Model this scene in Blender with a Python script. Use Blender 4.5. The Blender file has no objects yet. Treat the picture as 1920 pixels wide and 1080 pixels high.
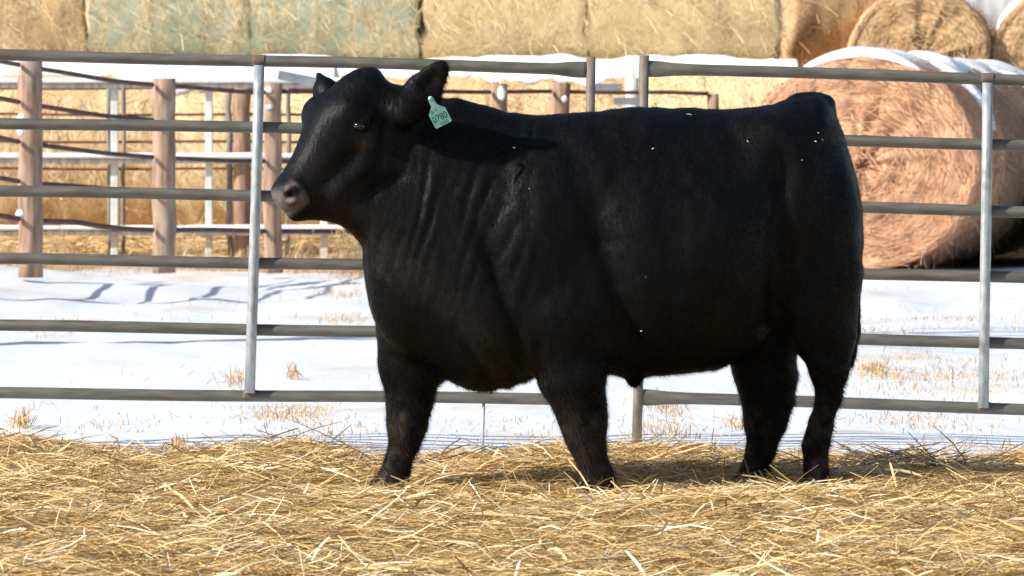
import bpy, math, random
import numpy as np
from mathutils import Vector

# ------------------------------------------------------------------ camera, sky, sun, exposure
FPX, YH, HC = 10000.0, 242.0, 1.21          # focal length in photo pixels, horizon row, eye height
scene = bpy.context.scene
COL = scene.collection
cam_data = bpy.data.cameras.new("camera")
cam = bpy.data.objects.new("camera", cam_data)
COL.objects.link(cam)
cam.location = (0, 0, HC)
cam.rotation_euler = (math.radians(90), 0, 0)
cam_data.sensor_width = 36.0
cam_data.lens = FPX * 36.0 / 1920.0
cam_data.shift_y = -(540.0 - YH) / 1920.0
cam_data.clip_start = 0.5
cam_data.clip_end = 3000
cam_data.dof.use_dof = True
cam_data.dof.focus_distance = 17.8
cam_data.dof.aperture_fstop = 14.0
scene.camera = cam

SUN_DIR = Vector((0.745, 0.35, -0.55)).normalized()     # the way the light travels
elev = math.asin(-SUN_DIR.z)
world = bpy.data.worlds.new("World")
scene.world = world
world.use_nodes = True
wn = world.node_tree
bg = wn.nodes["Background"]
sky = wn.nodes.new("ShaderNodeTexSky")
sky.sky_type = 'NISHITA'
sky.sun_disc = False
sky.sun_elevation = elev
sky.sun_rotation = math.atan2(-SUN_DIR.x, -SUN_DIR.y)
wn.links.new(sky.outputs[0], bg.inputs[0])
bg.inputs[1].default_value = 0.10
sl = bpy.data.lights.new("sun", 'SUN')
sl.energy = 4.6
sl.angle = math.radians(0.5)
sl.color = (1.0, 0.962, 0.91)
sun = bpy.data.objects.new("sun", sl)
COL.objects.link(sun)
sun.rotation_euler = SUN_DIR.to_track_quat('-Z', 'Y').to_euler()
sun.location = (-20, -10, 25)
scene.view_settings.view_transform = 'Standard'
scene.view_settings.look = 'None'
scene.view_settings.gamma = 1.0
scene.view_settings.exposure = 0.55

rng = np.random.default_rng(7)
random.seed(7)

# ------------------------------------------------------------------ helpers
def P(px, py, Y):
    """photo pixel + real distance -> point of the place"""
    return np.array([(px - 960.0) / FPX * Y, Y, HC - (py - YH) / FPX * Y])

def G(px, py):
    """photo pixel on the flat ground"""
    Y = HC * FPX / (py - YH)
    return np.array([(px - 960.0) / FPX * Y, Y, 0.0])

def tag(o, label=None, cat=None, group=None, kind=None):
    if label: o["label"] = label
    if cat: o["category"] = cat
    if group: o["group"] = group
    if kind: o["kind"] = kind
    return o

def raw_mesh(name, V, F, col=None, smooth=False, attrs=None, fmat=None):
    """F: list of faces, or an (n,k) int array"""
    V = np.asarray(V, dtype=np.float32)
    me = bpy.data.meshes.new(name)
    if isinstance(F, np.ndarray):
        n, k = F.shape
        me.vertices.add(len(V)); me.vertices.foreach_set("co", V.ravel())
        me.loops.add(n * k); me.loops.foreach_set("vertex_index", F.astype(np.int32).ravel())
        me.polygons.add(n)
        me.polygons.foreach_set("loop_start", np.arange(0, n * k, k, dtype=np.int32))
        me.polygons.foreach_set("loop_total", np.full(n, k, dtype=np.int32))
    else:
        me.from_pydata(V.tolist(), [], F)
    if fmat is not None:
        me.polygons.foreach_set("material_index", np.asarray(fmat, dtype=np.int32))
    me.polygons.foreach_set("use_smooth", np.full(len(me.polygons), bool(smooth)))
    me.update(calc_edges=True)
    if col is not None:
        c = np.ones((len(V), 4), dtype=np.float32); c[:, :3] = col
        a = me.attributes.new("Col", 'FLOAT_COLOR', 'POINT'); a.data.foreach_set("color", c.ravel())
    for k, v in (attrs or {}).items():
        a = me.attributes.new(k, 'FLOAT_VECTOR', 'POINT'); a.data.foreach_set("vector", np.asarray(v, dtype=np.float32).ravel())
    me.validate()
    return me

def obj(name, V, F, mats, parent=None, loc=None, **kw):
    V = np.asarray(V, dtype=np.float64)
    if parent is not None:
        off = np.array(parent.matrix_basis.translation)
        g = parent.parent
        while g is not None:
            off = off + np.array(g.matrix_basis.translation); g = g.parent
    else:
        off = np.array(loc if loc is not None else (0, 0, 0), dtype=float)
    me = raw_mesh(name, V - off, F, **kw)
    for m in (mats if isinstance(mats, (list, tuple)) else [mats]): me.materials.append(m)
    o = bpy.data.objects.new(name, me); COL.objects.link(o)
    if parent is not None: o.parent = parent
    else: o.location = off
    return o

def empty(name, loc):
    o = bpy.data.objects.new(name, None); COL.objects.link(o); o.location = loc
    o.empty_display_size = 0.2
    return o

class MB:
    """collects tubes, boxes and blobs into one mesh"""
    def __init__(s): s.V = []; s.F = []; s.n = 0
    def add(s, V, F):
        s.V.append(np.asarray(V, float)); s.F += [tuple(int(i) + s.n for i in f) for f in F]; s.n += len(V)
    def tube(s, pts, rad, seg=14, cap=True, up=(0, 0, 1)):
        pts = np.asarray(pts, float); n = len(pts)
        if np.isscalar(rad): rad = [rad] * n
        V = []; F = []
        for i in range(n):
            t = pts[min(i + 1, n - 1)] - pts[max(i - 1, 0)]; t = t / np.linalg.norm(t)
            u = np.asarray(up, float)
            if abs(np.dot(u, t)) > 0.95: u = np.array([0, -1.0, 0])
            a = np.cross(t, u); a /= np.linalg.norm(a); b = np.cross(a, t)
            ra, rb = rad[i] if hasattr(rad[i], '__len__') else (rad[i], rad[i])
            for k in range(seg):
                w = 2 * math.pi * k / seg
                V.append(pts[i] + a * math.cos(w) * ra + b * math.sin(w) * rb)
        for i in range(n - 1):
            for k in range(seg):
                k2 = (k + 1) % seg
                F.append((i * seg + k, i * seg + k2, (i + 1) * seg + k2, (i + 1) * seg + k))
        if cap:
            F.append(tuple(range(seg))[::-1]); F.append(tuple((n - 1) * seg + k for k in range(seg)))
        s.add(V, F)
    def box(s, c, size, rot=None, ch=0.0):
        hx, hy, hz = np.asarray(size) / 2
        c = np.asarray(c, float)
        ch = min(ch, hx * .9, hy * .9, hz * .9)
        V = []
        if ch <= 0:
            for sx in (-1, 1):
                for sy in (-1, 1):
                    for sz in (-1, 1): V.append((sx * hx, sy * hy, sz * hz))
            F = [(0, 1, 3, 2), (4, 6, 7, 5), (0, 4, 5, 1), (2, 3, 7, 6), (0, 2, 6, 4), (1, 5, 7, 3)]
        else:       # prism along z with cut corners
            prof = [(-hx + ch, -hy), (hx - ch, -hy), (hx, -hy + ch), (hx, hy - ch), (hx - ch, hy), (-hx + ch, hy), (-hx, hy - ch), (-hx, -hy + ch)]
            for z in (-hz, hz):
                for x, y in prof: V.append((x, y, z))
            F = [tuple(range(8))[::-1], tuple(range(8, 16))] + [(i, (i + 1) % 8, 8 + (i + 1) % 8, 8 + i) for i in range(8)]
        V = np.array(V)
        if rot is not None: V = V @ np.asarray(rot).T
        s.add(V + c, F)
    def blob(s, c, r, seed=0, nu=12, nv=7, rough=.18):
        rr = np.random.default_rng(seed); V = []; F = []
        for j in range(nv + 1):
            th = math.pi * j / nv
            for i in range(nu):
                ph = 2 * math.pi * i / nu
                q = 1 + rr.uniform(-rough, rough)
                V.append((c[0] + r[0] * math.sin(th) * math.cos(ph) * q, c[1] + r[1] * math.sin(th) * math.sin(ph) * q, c[2] + r[2] * math.cos(th) * q))
        for j in range(nv):
            for i in range(nu):
                i2 = (i + 1) % nu
                F.append((j * nu + i, (j + 1) * nu + i, (j + 1) * nu + i2, j * nu + i2))
        s.add(V, F)
    def build(s, name, mats, parent=None, loc=None, smooth=True, **kw):
        return obj(name, np.vstack(s.V), s.F, mats, parent, loc, smooth=smooth, **kw)

_T = np.random.default_rng(3).random(4096)
def vnoise(x, y, seed=0):
    x = np.asarray(x, float); y = np.asarray(y, float)
    xi = np.floor(x).astype(np.int64); yi = np.floor(y).astype(np.int64)
    fx = x - xi; fy = y - yi
    fx = fx * fx * (3 - 2 * fx); fy = fy * fy * (3 - 2 * fy)
    def h(a, b): return _T[(a * 374761 + b * 668265 + seed * 9176 + ((a * 31) ^ (b * 17)) * 131) & 4095]
    return (h(xi, yi) * (1 - fx) + h(xi + 1, yi) * fx) * (1 - fy) + (h(xi, yi + 1) * (1 - fx) + h(xi + 1, yi + 1) * fx) * fy
def fbm(x, y, seed=0, oct=4):
    v = 0; a = 0.5; f = 1.0
    for i in range(oct):
        v = v + a * vnoise(np.asarray(x) * f, np.asarray(y) * f, seed + i); a *= .5; f *= 2.03
    return v - 0.5 + 0.5 ** (oct + 1)

def hermite(xs, ys, xq):
    xs = np.asarray(xs, float); ys = np.asarray(ys, float)
    m = np.gradient(ys, xs)
    xq = np.clip(xq, xs[0], xs[-1])
    i = np.clip(np.searchsorted(xs, xq, side='right') - 1, 0, len(xs) - 2)
    h = xs[i + 1] - xs[i]; t = (xq - xs[i]) / h
    t2 = t * t; t3 = t2 * t
    return (2 * t3 - 3 * t2 + 1) * ys[i] + (t3 - 2 * t2 + t) * h * m[i] + (-2 * t3 + 3 * t2) * ys[i + 1] + (t3 - t2) * h * m[i + 1]

# ------------------------------------------------------------------ materials
def new_mat(name):
    m = bpy.data.materials.new(name); m.use_nodes = True
    nt = m.node_tree
    return m, nt, nt.nodes["Principled BSDF"]

def ramp(nt, stops):
    r = nt.nodes.new("ShaderNodeValToRGB")
    el = r.color_ramp.elements
    while len(el) < len(stops): el.new(0.5)
    for e, (p, c) in zip(el, stops): e.position = p; e.color = (*c, 1)
    return r

def noisy(name, c1, c2, scale=12, rough=.6, metallic=0, bump=0.0, stretch=(1, 1, 1), spots=None, detail=6, spec=.4, rng_=(.35, .65)):
    m, nt, b = new_mat(name)
    tc = nt.nodes.new("ShaderNodeTexCoord"); mp = nt.nodes.new("ShaderNodeMapping"); mp.inputs[3].default_value = stretch
    nt.links.new(tc.outputs["Object"], mp.inputs[0])
    nz = nt.nodes.new("ShaderNodeTexNoise"); nz.inputs["Scale"].default_value = scale; nz.inputs["Detail"].default_value = detail
    nt.links.new(mp.outputs[0], nz.inputs["Vector"])
    r = ramp(nt, [(rng_[0], c1), (rng_[1], c2)])
    nt.links.new(nz.outputs[0], r.inputs[0])
    out = r.outputs[0]
    if spots:
        sc, col, lo, hi = spots
        n2 = nt.nodes.new("ShaderNodeTexNoise"); n2.inputs["Scale"].default_value = sc; n2.inputs["Detail"].default_value = 5
        nt.links.new(tc.outputs["Object"], n2.inputs["Vector"])
        r2 = ramp(nt, [(lo, (0, 0, 0)), (hi, (1, 1, 1))]); nt.links.new(n2.outputs[0], r2.inputs[0])
        mx = nt.nodes.new("ShaderNodeMix"); mx.data_type = 'RGBA'; mx.inputs[7].default_value = (*col, 1)
        nt.links.new(r2.outputs[0], mx.inputs[0]); nt.links.new(out, mx.inputs[6]); out = mx.outputs[2]
    nt.links.new(out, b.inputs["Base Color"])
    b.inputs["Roughness"].default_value = rough; b.inputs["Metallic"].default_value = metallic
    b.inputs["Specular IOR Level"].default_value = spec
    if bump:
        bp = nt.nodes.new("ShaderNodeBump"); bp.inputs["Strength"].default_value = bump; bp.inputs["Distance"].default_value = .01
        nt.links.new(nz.outputs[0], bp.inputs["Height"]); nt.links.new(bp.outputs[0], b.inputs["Normal"])
    return m

def colmat(name, rough=.7, spec=.25, trans=0.0, noise=None):
    """colour from the mesh's own Col attribute"""
    m, nt, b = new_mat(name)
    a = nt.nodes.new("ShaderNodeAttribute"); a.attribute_name = "Col"
    out = a.outputs["Color"]
    if noise:
        sc, lo, hi = noise
        tc = nt.nodes.new("ShaderNodeTexCoord")
        n = nt.nodes.new("ShaderNodeTexNoise"); n.inputs["Scale"].default_value = sc; n.inputs["Detail"].default_value = 4
        nt.links.new(tc.outputs["Object"], n.inputs["Vector"])
        r = ramp(nt, [(.3, (lo,) * 3), (.7, (hi,) * 3)]); nt.links.new(n.outputs[0], r.inputs[0])
        mx = nt.nodes.new("ShaderNodeMix"); mx.data_type = 'RGBA'; mx.blend_type = 'MULTIPLY'; mx.inputs[0].default_value = 1
        nt.links.new(out, mx.inputs[6]); nt.links.new(r.outputs[0], mx.inputs[7]); out = mx.outputs[2]
    nt.links.new(out, b.inputs["Base Color"])
    b.inputs["Roughness"].default_value = rough; b.inputs["Specular IOR Level"].default_value = spec
    return m

def hay_mat(name, dark, mid, light, patch=None):
    m, nt, b = new_mat(name)
    a = nt.nodes.new("ShaderNodeAttribute"); a.attribute_name = "tc"
    def noise(sc, detail, scale=6.0, off=0.0):
        mp = nt.nodes.new("ShaderNodeMapping"); mp.inputs[3].default_value = sc; mp.inputs[1].default_value = (off, off, off)
        nt.links.new(a.outputs["Vector"], mp.inputs[0])
        n = nt.nodes.new("ShaderNodeTexNoise"); n.inputs["Scale"].default_value = scale; n.inputs["Detail"].default_value = detail
        n.inputs["Roughness"].default_value = .65
        nt.links.new(mp.outputs[0], n.inputs["Vector"]); return n
    n1 = noise((9, 3.2, 1), 7)
    n2 = noise((1.5, .35, 1), 4, 4, 3.3)
    r1 = ramp(nt, [(.34, dark), (.48, mid), (.62, light)])
    nt.links.new(n1.outputs[0], r1.inputs[0])
    r2 = ramp(nt, [(.36, (.70, .66, .62)), (.62, (1.15, 1.12, 1.08))]); nt.links.new(n2.outputs[0], r2.inputs[0])
    mx = nt.nodes.new("ShaderNodeMix"); mx.data_type = 'RGBA'; mx.blend_type = 'MULTIPLY'; mx.inputs[0].default_value = 1
    nt.links.new(r1.outputs[0], mx.inputs[6]); nt.links.new(r2.outputs[0], mx.inputs[7])
    outc = mx.outputs[2]
    if patch:
        n3 = noise((2.6, 1.0, 1), 7, 3.0, 7.7); r3 = ramp(nt, [(.42, (0, 0, 0)), (.57, (.85, .85, .85))]); nt.links.new(n3.outputs[0], r3.inputs[0])
        m3 = nt.nodes.new("ShaderNodeMix"); m3.data_type = 'RGBA'; m3.inputs[7].default_value = (*patch, 1)
        nt.links.new(r3.outputs[0], m3.inputs[0]); nt.links.new(outc, m3.inputs[6]); outc = m3.outputs[2]
    nt.links.new(outc, b.inputs["Base Color"])
    b.inputs["Roughness"].default_value = .75; b.inputs["Specular IOR Level"].default_value = .2
    bp = nt.nodes.new("ShaderNodeBump"); bp.inputs["Strength"].default_value = .8; bp.inputs["Distance"].default_value = .02
    nt.links.new(n1.outputs[0], bp.inputs["Height"]); nt.links.new(bp.outputs[0], b.inputs["Normal"])
    return m

def snow_mat():
    m, nt, b = new_mat("snow")
    tc = nt.nodes.new("ShaderNodeTexCoord")
    n = nt.nodes.new("ShaderNodeTexNoise"); n.inputs["Scale"].default_value = 9; n.inputs["Detail"].default_value = 8
    nt.links.new(tc.outputs["Object"], n.inputs["Vector"])
    a = nt.nodes.new("ShaderNodeAttribute"); a.attribute_name = "Col"
    nt.links.new(a.outputs["Color"], b.inputs["Base Color"])
    b.inputs["Roughness"].default_value = .55; b.inputs["Specular IOR Level"].default_value = .3
    bp = nt.nodes.new("ShaderNodeBump"); bp.inputs["Strength"].default_value = .35; bp.inputs["Distance"].default_value = .03
    nt.links.new(n.outputs[0], bp.inputs["Height"]); nt.links.new(bp.outputs[0], b.inputs["Normal"])
    return m

M = {}
M['snow'] = snow_mat()
M['straw'] = colmat("straw", rough=.5, spec=.35)
M['grass'] = colmat("dry_grass", rough=.7)
M['pipe'] = noisy("weathered_pipe", (.095, .088, .072), (.165, .152, .125), 7, .5, .25, stretch=(1, 6, 6), spots=(5.0, (.12, .075, .05), .64, .76))
M['post_pipe'] = noisy("tan_rusted_pipe", (.13, .105, .08), (.24, .20, .155), 9, .55, .2, stretch=(4, 4, 1.2))
M['galv'] = noisy("galvanised_steel", (.30, .32, .32), (.46, .48, .47), 22, .42, .35, stretch=(3, 3, 1), spots=(9, (.2, .2, .19), .58, .75))
M['rust_pipe'] = noisy("rusty_pipe", (.055, .032, .03), (.12, .062, .05), 10, .7)
M['red_pipe'] = noisy("red_brown_pipe", (.10, .04, .032), (.20, .085, .06), 9, .7)
M['timber'] = noisy("weathered_timber", (.21, .128, .085), (.42, .275, .185), 5, .8, bump=.5, stretch=(5, 5, .7), spots=(2.2, (.42, .36, .31), .58, .72))
M['greywood'] = noisy("grey_wood", (.16, .14, .12), (.30, .26, .22), 6, .8, stretch=(4, 4, .6))
M['whitepaint'] = noisy("white_paint", (.58, .57, .52), (.74, .73, .68), 8, .6)
M['greyplank'] = noisy("grey_plank", (.16, .18, .20), (.27, .29, .31), 6, .7)
M['hay_gold'] = hay_mat("golden_hay", (.44, .31, .15), (.78, .61, .34), (.90, .78, .53), (.80, .61, .33))
M['hay_green'] = hay_mat("greenish_hay", (.40, .31, .16), (.72, .58, .33), (.86, .75, .50), (.45, .50, .35))
M['hay_tan'] = hay_mat("tan_hay", (.38, .24, .12), (.72, .53, .29), (.88, .72, .45), (.64, .42, .21))
M['hay_orange'] = hay_mat("orange_hay", (.33, .18, .09), (.62, .39, .20), (.78, .56, .32), (.64, .43, .23))
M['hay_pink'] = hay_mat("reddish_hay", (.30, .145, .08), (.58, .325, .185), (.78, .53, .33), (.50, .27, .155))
M['hay_brown_shaded'] = hay_mat("shaded_brown_hay", (.19, .105, .06), (.34, .21, .125), (.50, .33, .20), (.28, .20, .14))  # orange hay darkened to brown, shade of the turned-away barrels in the colour
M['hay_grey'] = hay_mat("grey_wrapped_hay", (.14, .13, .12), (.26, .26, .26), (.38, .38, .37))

# ------------------------------------------------------------------ ground
STRAW_Y0, STRAW_Y1 = 12.0, 19.9
RX = [0, 100, 200, 300, 400, 480, 550, 600, 640, 700, 780, 900, 960, 1040, 1100, 1200, 1300, 1380, 1560, 1650, 1750, 1850, 1920]
RYP = [818, 828, 851, 862, 852, 842, 832, 852, 870, 882, 874, 864, 856, 838, 840, 846, 842, 858, 886, 884, 892, 888, 890]
def straw_h(X, Y):
    px = X / 19.2 * FPX + 960
    ridge = (874 - np.interp(px, RX, RYP)) / 521.0 - 0.03
    w = np.exp(-((Y - 19.15) / .55) ** 2)
    h = 0.035 + fbm(X * 2.0, Y * 2.0, 5) * .15 + fbm(X * 7, Y * 7, 9, 3) * .05
    h = h * (1 - w) + w * (ridge + fbm(X * 8, Y * 8, 9, 3) * .05)
    flatw = np.exp(-((Y - 17.6) / .8) ** 2) * np.clip((1.9 - np.abs(X - .35)) / .4, 0, 1)
    h = h - flatw * (.052 + .6 * np.maximum(h - .01, 0))
    edge = np.clip((STRAW_Y1 + fbm(X * 3, 0 * X, 2) * .5 - Y) / .5, 0, 1)
    return (h + .06) * edge - .06

def ground_h(X, Y):
    h = fbm(X * .35, Y * .22, 21, 4) * .12 + fbm(X * 1.5, Y * .9, 31, 3) * .07 + fbm(X * 4, Y * 3, 41, 2) * .02
    far = np.clip((Y - 22) / 10, 0, 1)
    h = h + fbm(X * .9, Y * .55, 71, 3) * .16 * np.clip((Y - 33) / 4, 0, 1) * np.clip((50 - Y) / 4, 0, 1)
    h = h * (.75 + .25 * far) - .02
    h = h + .10 * np.exp(-((X + 4.2) / 1.2) ** 2 - ((Y - 41) / 4) ** 2)
    h = np.where(Y < 20.2, np.minimum(h, -.015), h)
    h = h - .16 * np.clip((19.55 - Y) / .3, 0, 1) * np.clip((Y - 11) / 1, 0, 1) * np.clip((4.8 - np.abs(X)) / .5, 0, 1)
    return h

def axis(parts):
    out = []
    for a, b, s in parts: out += list(np.arange(a, b - 1e-6, s))
    out.append(parts[-1][1]); return np.array(out)
gx = axis([(-900, -100, 100), (-100, -20, 8), (-20, -6, .8), (-6, 6, .09), (6, 20, .8), (20, 100, 8), (100, 900, 100)])
gy = axis([(-60, 10, 7), (10, 18, 1), (18, 30, .12), (30, 52, .2), (52, 80, 2), (80, 200, 15), (200, 1500, 130)])
XX, YY = np.meshgrid(gx, gy)
ZZ = ground_h(XX, YY)
V = np.stack([XX, YY, ZZ], -1).reshape(-1, 3)
nx, ny = len(gx), len(gy)
ii = (np.arange(ny - 1)[:, None] * nx + np.arange(nx - 1)[None, :]).ravel()
F = np.stack([ii, ii + 1, ii + nx + 1, ii + nx], 1)
litter = np.clip((YY - 45.2 + fbm(XX * 1.1, YY * .7, 44) * 3) / 1.2, 0, 1) * np.clip((60 - YY) / 4, 0, 1)
litter = litter * np.clip((XX + 9) / 2, 0, 1) * np.clip((12 - XX) / 3, 0, 1)
litter = np.where(XX > 3.1, litter * np.clip((YY - 46) / 3, 0, 1), litter)
pt = np.clip((fbm(XX * 1.5, YY * .8, 61, 5) - .13) / .1, 0, 1) * np.clip((YY - 20) / 1, 0, 1) * np.clip((60 - YY) / 10, 0, 1)
snow_c = np.array([.71, .725, .75]); lit_c = np.array([.42, .25, .10]); pt_c = np.array([.62, .50, .36])
mask = pt.reshape(-1, 1) * .55
C = snow_c * (1 - mask) + pt_c * mask
ml = litter.reshape(-1, 1)
C = C * (1 - ml) + lit_c * (.7 + .6 * vnoise(XX * 5, YY * 5, 8).reshape(-1, 1)) * ml
o = obj("snow_ground", V, F, M['snow'], col=C, smooth=True)
tag(o, kind="structure")

# ------------------------------------------------------------------ strands (straw, grass, hay)
def ribbons(pos, azim, pitch, length, width, roll, bend, seg=3):
    """thin bent blades; returns vertices (n*(seg+1)*2,3) and quads"""
    n = len(pos)
    d = np.stack([np.cos(azim) * np.cos(pitch), np.sin(azim) * np.cos(pitch), np.sin(pitch)], 1)
    side = np.stack([-np.sin(azim), np.cos(azim), np.zeros(n)], 1)
    up = np.cross(d, side) * -1
    up = np.where(up[:, 2:3] < 0, -up, up)
    wv = side * np.cos(roll)[:, None] + up * np.sin(roll)[:, None]
    bv = up * bend[:, None]
    out = np.zeros((n, seg + 1, 2, 3))
    for k in range(seg + 1):
        t = k / seg - .5
        c = pos + d * (length * t)[:, None] + bv * (length * (.25 - t * t))[:, None]
        tap = 1.0 if 0 < k < seg else .6
        out[:, k, 0] = c - wv * (width * tap / 2)[:, None]
        out[:, k, 1] = c + wv * (width * tap / 2)[:, None]
    base = np.arange(n)[:, None] * (seg + 1) * 2 + np.arange(seg)[None, :] * 2
    base = base.ravel()
    Fq = np.stack([base, base + 1, base + 3, base + 2], 1)
    return out.reshape(-1, 3), Fq

def strand_cols(n, pal, per, jitter=.18):
    pal = np.array(pal); c = pal[rng.integers(0, len(pal), n)] * (1 + rng.uniform(-jitter, jitter, (n, 1)))
    return np.repeat(c, per, axis=0)

# straw bedding: a heaped base plus tens of thousands of loose straws, one mass
bx = axis([(-5, -2.4, .2), (-2.4, 2.4, .04), (2.4, 5, .2)]); by = axis([(STRAW_Y0 - 1, 13, .25), (13, 20.6, .04)])
BX, BY = np.meshgrid(bx, by)
BZ = straw_h(BX, BY)
Vb = np.stack([BX, BY, BZ], -1).reshape(-1, 3)
n1, n2 = len(bx), len(by)
ii = (np.arange(n2 - 1)[:, None] * n1 + np.arange(n1 - 1)[None, :]).ravel()
Fb = np.stack([ii, ii + 1, ii + n1 + 1, ii + n1], 1)
Cb = np.array([.46, .30, .12]) * (.55 + .9 * vnoise(BX * 14, BY * 14, 77).reshape(-1, 1))
def straw_set(n, ylo, yhi, lmin, lmax, wmin, wmax, pal, lift, pitch_sd, az_sd=.75, xspan=None):
    y = ylo + (yhi - ylo) * rng.random(n)
    hw = (y * .105 + .25) if xspan is None else xspan
    x = (rng.random(n) * 2 - 1) * hw
    ln = lmin + (lmax - lmin) * rng.random(n) ** 1.6
    az = rng.normal(0, az_sd, n) + np.pi * (rng.random(n) < .5)
    pi_ = rng.normal(0, pitch_sd, n)
    z = straw_h(x, y) + lift * rng.random(n) ** 1.5 + np.abs(np.sin(pi_)) * ln * .3
    keep = y < STRAW_Y1 + fbm(x * 3, 0 * x, 2) * .5 - .16
    pos = np.stack([x, y, z], 1)[keep]; k = keep.sum()
    v, f = ribbons(pos, az[keep], pi_[keep], ln[keep], (wmin + (wmax - wmin) * rng.random(k)), rng.normal(0, .7, k), rng.normal(0.05, .22, k))
    return v, f, strand_cols(k, pal, 8)
gold = [(.59, .41, .185), (.67, .485, .23), (.52, .35, .155), (.75, .58, .32), (.45, .30, .135), (.63, .445, .205), (.40, .275, .14)]
gold = [(a_, b_ * .955, c_ * .84) for a_, b_, c_ in gold]
pale = [(.80, .68, .42), (.86, .76, .53), (.74, .58, .32)]
dull = [(.33, .245, .14), (.40, .31, .19), (.29, .22, .14)]
sets = [straw_set(150000, 13.2, 19.9, .04, .22, .0016, .0040, gold, .030, .15, az_sd=.6),
        straw_set(7000, 13.2, 19.9, .04, .2, .002, .005, dull, .03, .2),
        straw_set(7000, 13.2, 19.9, .05, .22, .0025, .005, pale, .045, .22),
        straw_set(420, 13.2, 19.8, .05, .13, .006, .010, pale, .06, .45, az_sd=1.2),
        straw_set(4500, 18.5, 19.9, .06, .24, .002, .0045, gold, .04, .27, az_sd=.9),
        straw_set(1500, 17.0, 18.4, .06, .22, .002, .006, gold, .04, .4, az_sd=1.0),
        straw_set(7000, 12.2, 19.8, .08, .28, .004, .008, gold, .04, .2, xspan=4.6)]
Vs = [Vb]; Fs = [Fb]; Cs = [Cb]; off = len(Vb)
for v, f, c in sets:
    Vs.append(v); Fs.append(f + off); Cs.append(c); off += len(v)
o = obj("straw_bedding", np.vstack(Vs), np.vstack(Fs), M['straw'], col=np.vstack(Cs), smooth=False)
tag(o, kind="stuff")

# dry grass poking through the snow, one mass
gpos = []; gh = []
def clump(px, py, n, spread_px, h, sy=.5):
    c = G(px, py)
    x = c[0] + rng.normal(0, spread_px / FPX * c[1], n); y = c[1] + rng.normal(0, sy, n)
    gpos.append(np.stack([x, y, ground_h(x, y)], 1)); gh.append(h * (.4 + .8 * rng.random(n)))
for px, py, n, sp, h, sy in [(1700, 705, 420, 85, .07, 1.2), (1830, 690, 200, 60, .06, 1), (1640, 690, 120, 15, .12, .2), (1240, 800, 160, 40, .06, .4),
                         (540, 765, 260, 50, .06, .5), (330, 835, 60, 10, .14, .1), (440, 712, 50, 14, .14, .3), (550, 705, 30, 6, .16, .1), (40, 790, 60, 8, .16, .1),
                         (1720, 780, 160, 60, .05, .5), (650, 600, 120, 30, .07, 1), (650, 540, 160, 40, .12, 1.2), (1250, 760, 120, 25, .08, .5), (1620, 625, 160, 60, .08, 1.4),
                         (950, 800, 60, 60, .05, .5), (100, 620, 60, 40, .07, 1), (1780, 600, 160, 70, .07, 1.5), (1390, 790, 90, 20, .06, .3), (1800, 840, 100, 60, .05, .3), (620, 800, 120, 60, .06, .5), (200, 790, 60, 60, .05, .4)]:
    clump(px, py, int(n * 2.2), sp, h * .55, sy)
n = 5200       # rough strip along the far fence
x = rng.uniform(-5, 1.6, n); y = rng.normal(46.0, .55, n) + .25 * np.sin(x * 2)
keep = vnoise(x * 1.4, y * .5, 3) > .25
gpos.append(np.stack([x, y, ground_h(x, y)], 1)[keep]); gh.append((.07 + .20 * rng.random(n) ** 2)[keep])
for px, n in [(640, 60), (680, 90), (700, 60), (345, 40), (560, 30), (115, 50)]:
    Y = 44.5; x = (px - 960) / FPX * Y + rng.normal(0, .05, n); y = Y + rng.normal(0, .12, n)
    gpos.append(np.stack([x, y, ground_h(x, y)], 1)); gh.append(.25 + .5 * rng.random(n))
n = 2400       # stray stubble
x = rng.uniform(-6, 6, n); y = rng.uniform(20.2, 44, n); keep = vnoise(x * 1.2, y * .7, 12) > .62
gpos.append(np.stack([x, y, ground_h(x, y)], 1)[keep]); gh.append((.02 + .06 * rng.random(n))[keep])
gp = np.vstack(gpos); gh = np.concatenate(gh); n = len(gp)
v, f = ribbons(gp + np.stack([0 * gh, 0 * gh, gh * .42], 1), rng.uniform(0, 6.28, n), np.clip(rng.normal(.9, .45, n), .1, 1.57), gh, .002 + .0025 * rng.random(n), rng.uniform(-1, 1, n), rng.normal(0, .35, n), seg=3)
o = obj("dry_grass", v, f, M['grass'], col=strand_cols(n, [(.50, .34, .16), (.60, .43, .22), (.40, .25, .12), (.66, .50, .30)], 8))
tag(o, kind="stuff")

# ------------------------------------------------------------------ the bull
def Bp(px, py, d=0.0): return P(px, py, 18.0 + d)
def yc_of(px): return (px - 1150.0) / 555.6 * 0.26
VOX = 0.0085
lo = np.array([P(485, 0, 18)[0], 17.12, -0.03]); hi = np.array([P(1640, 0, 18)[0], 18.75, 1.47])
dims = np.ceil((hi - lo) / VOX).astype(int)
ax = [lo[i] + VOX * np.arange(dims[i]) for i in range(3)]
FIELD = np.full(dims, 1.0, dtype=np.float32)

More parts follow.
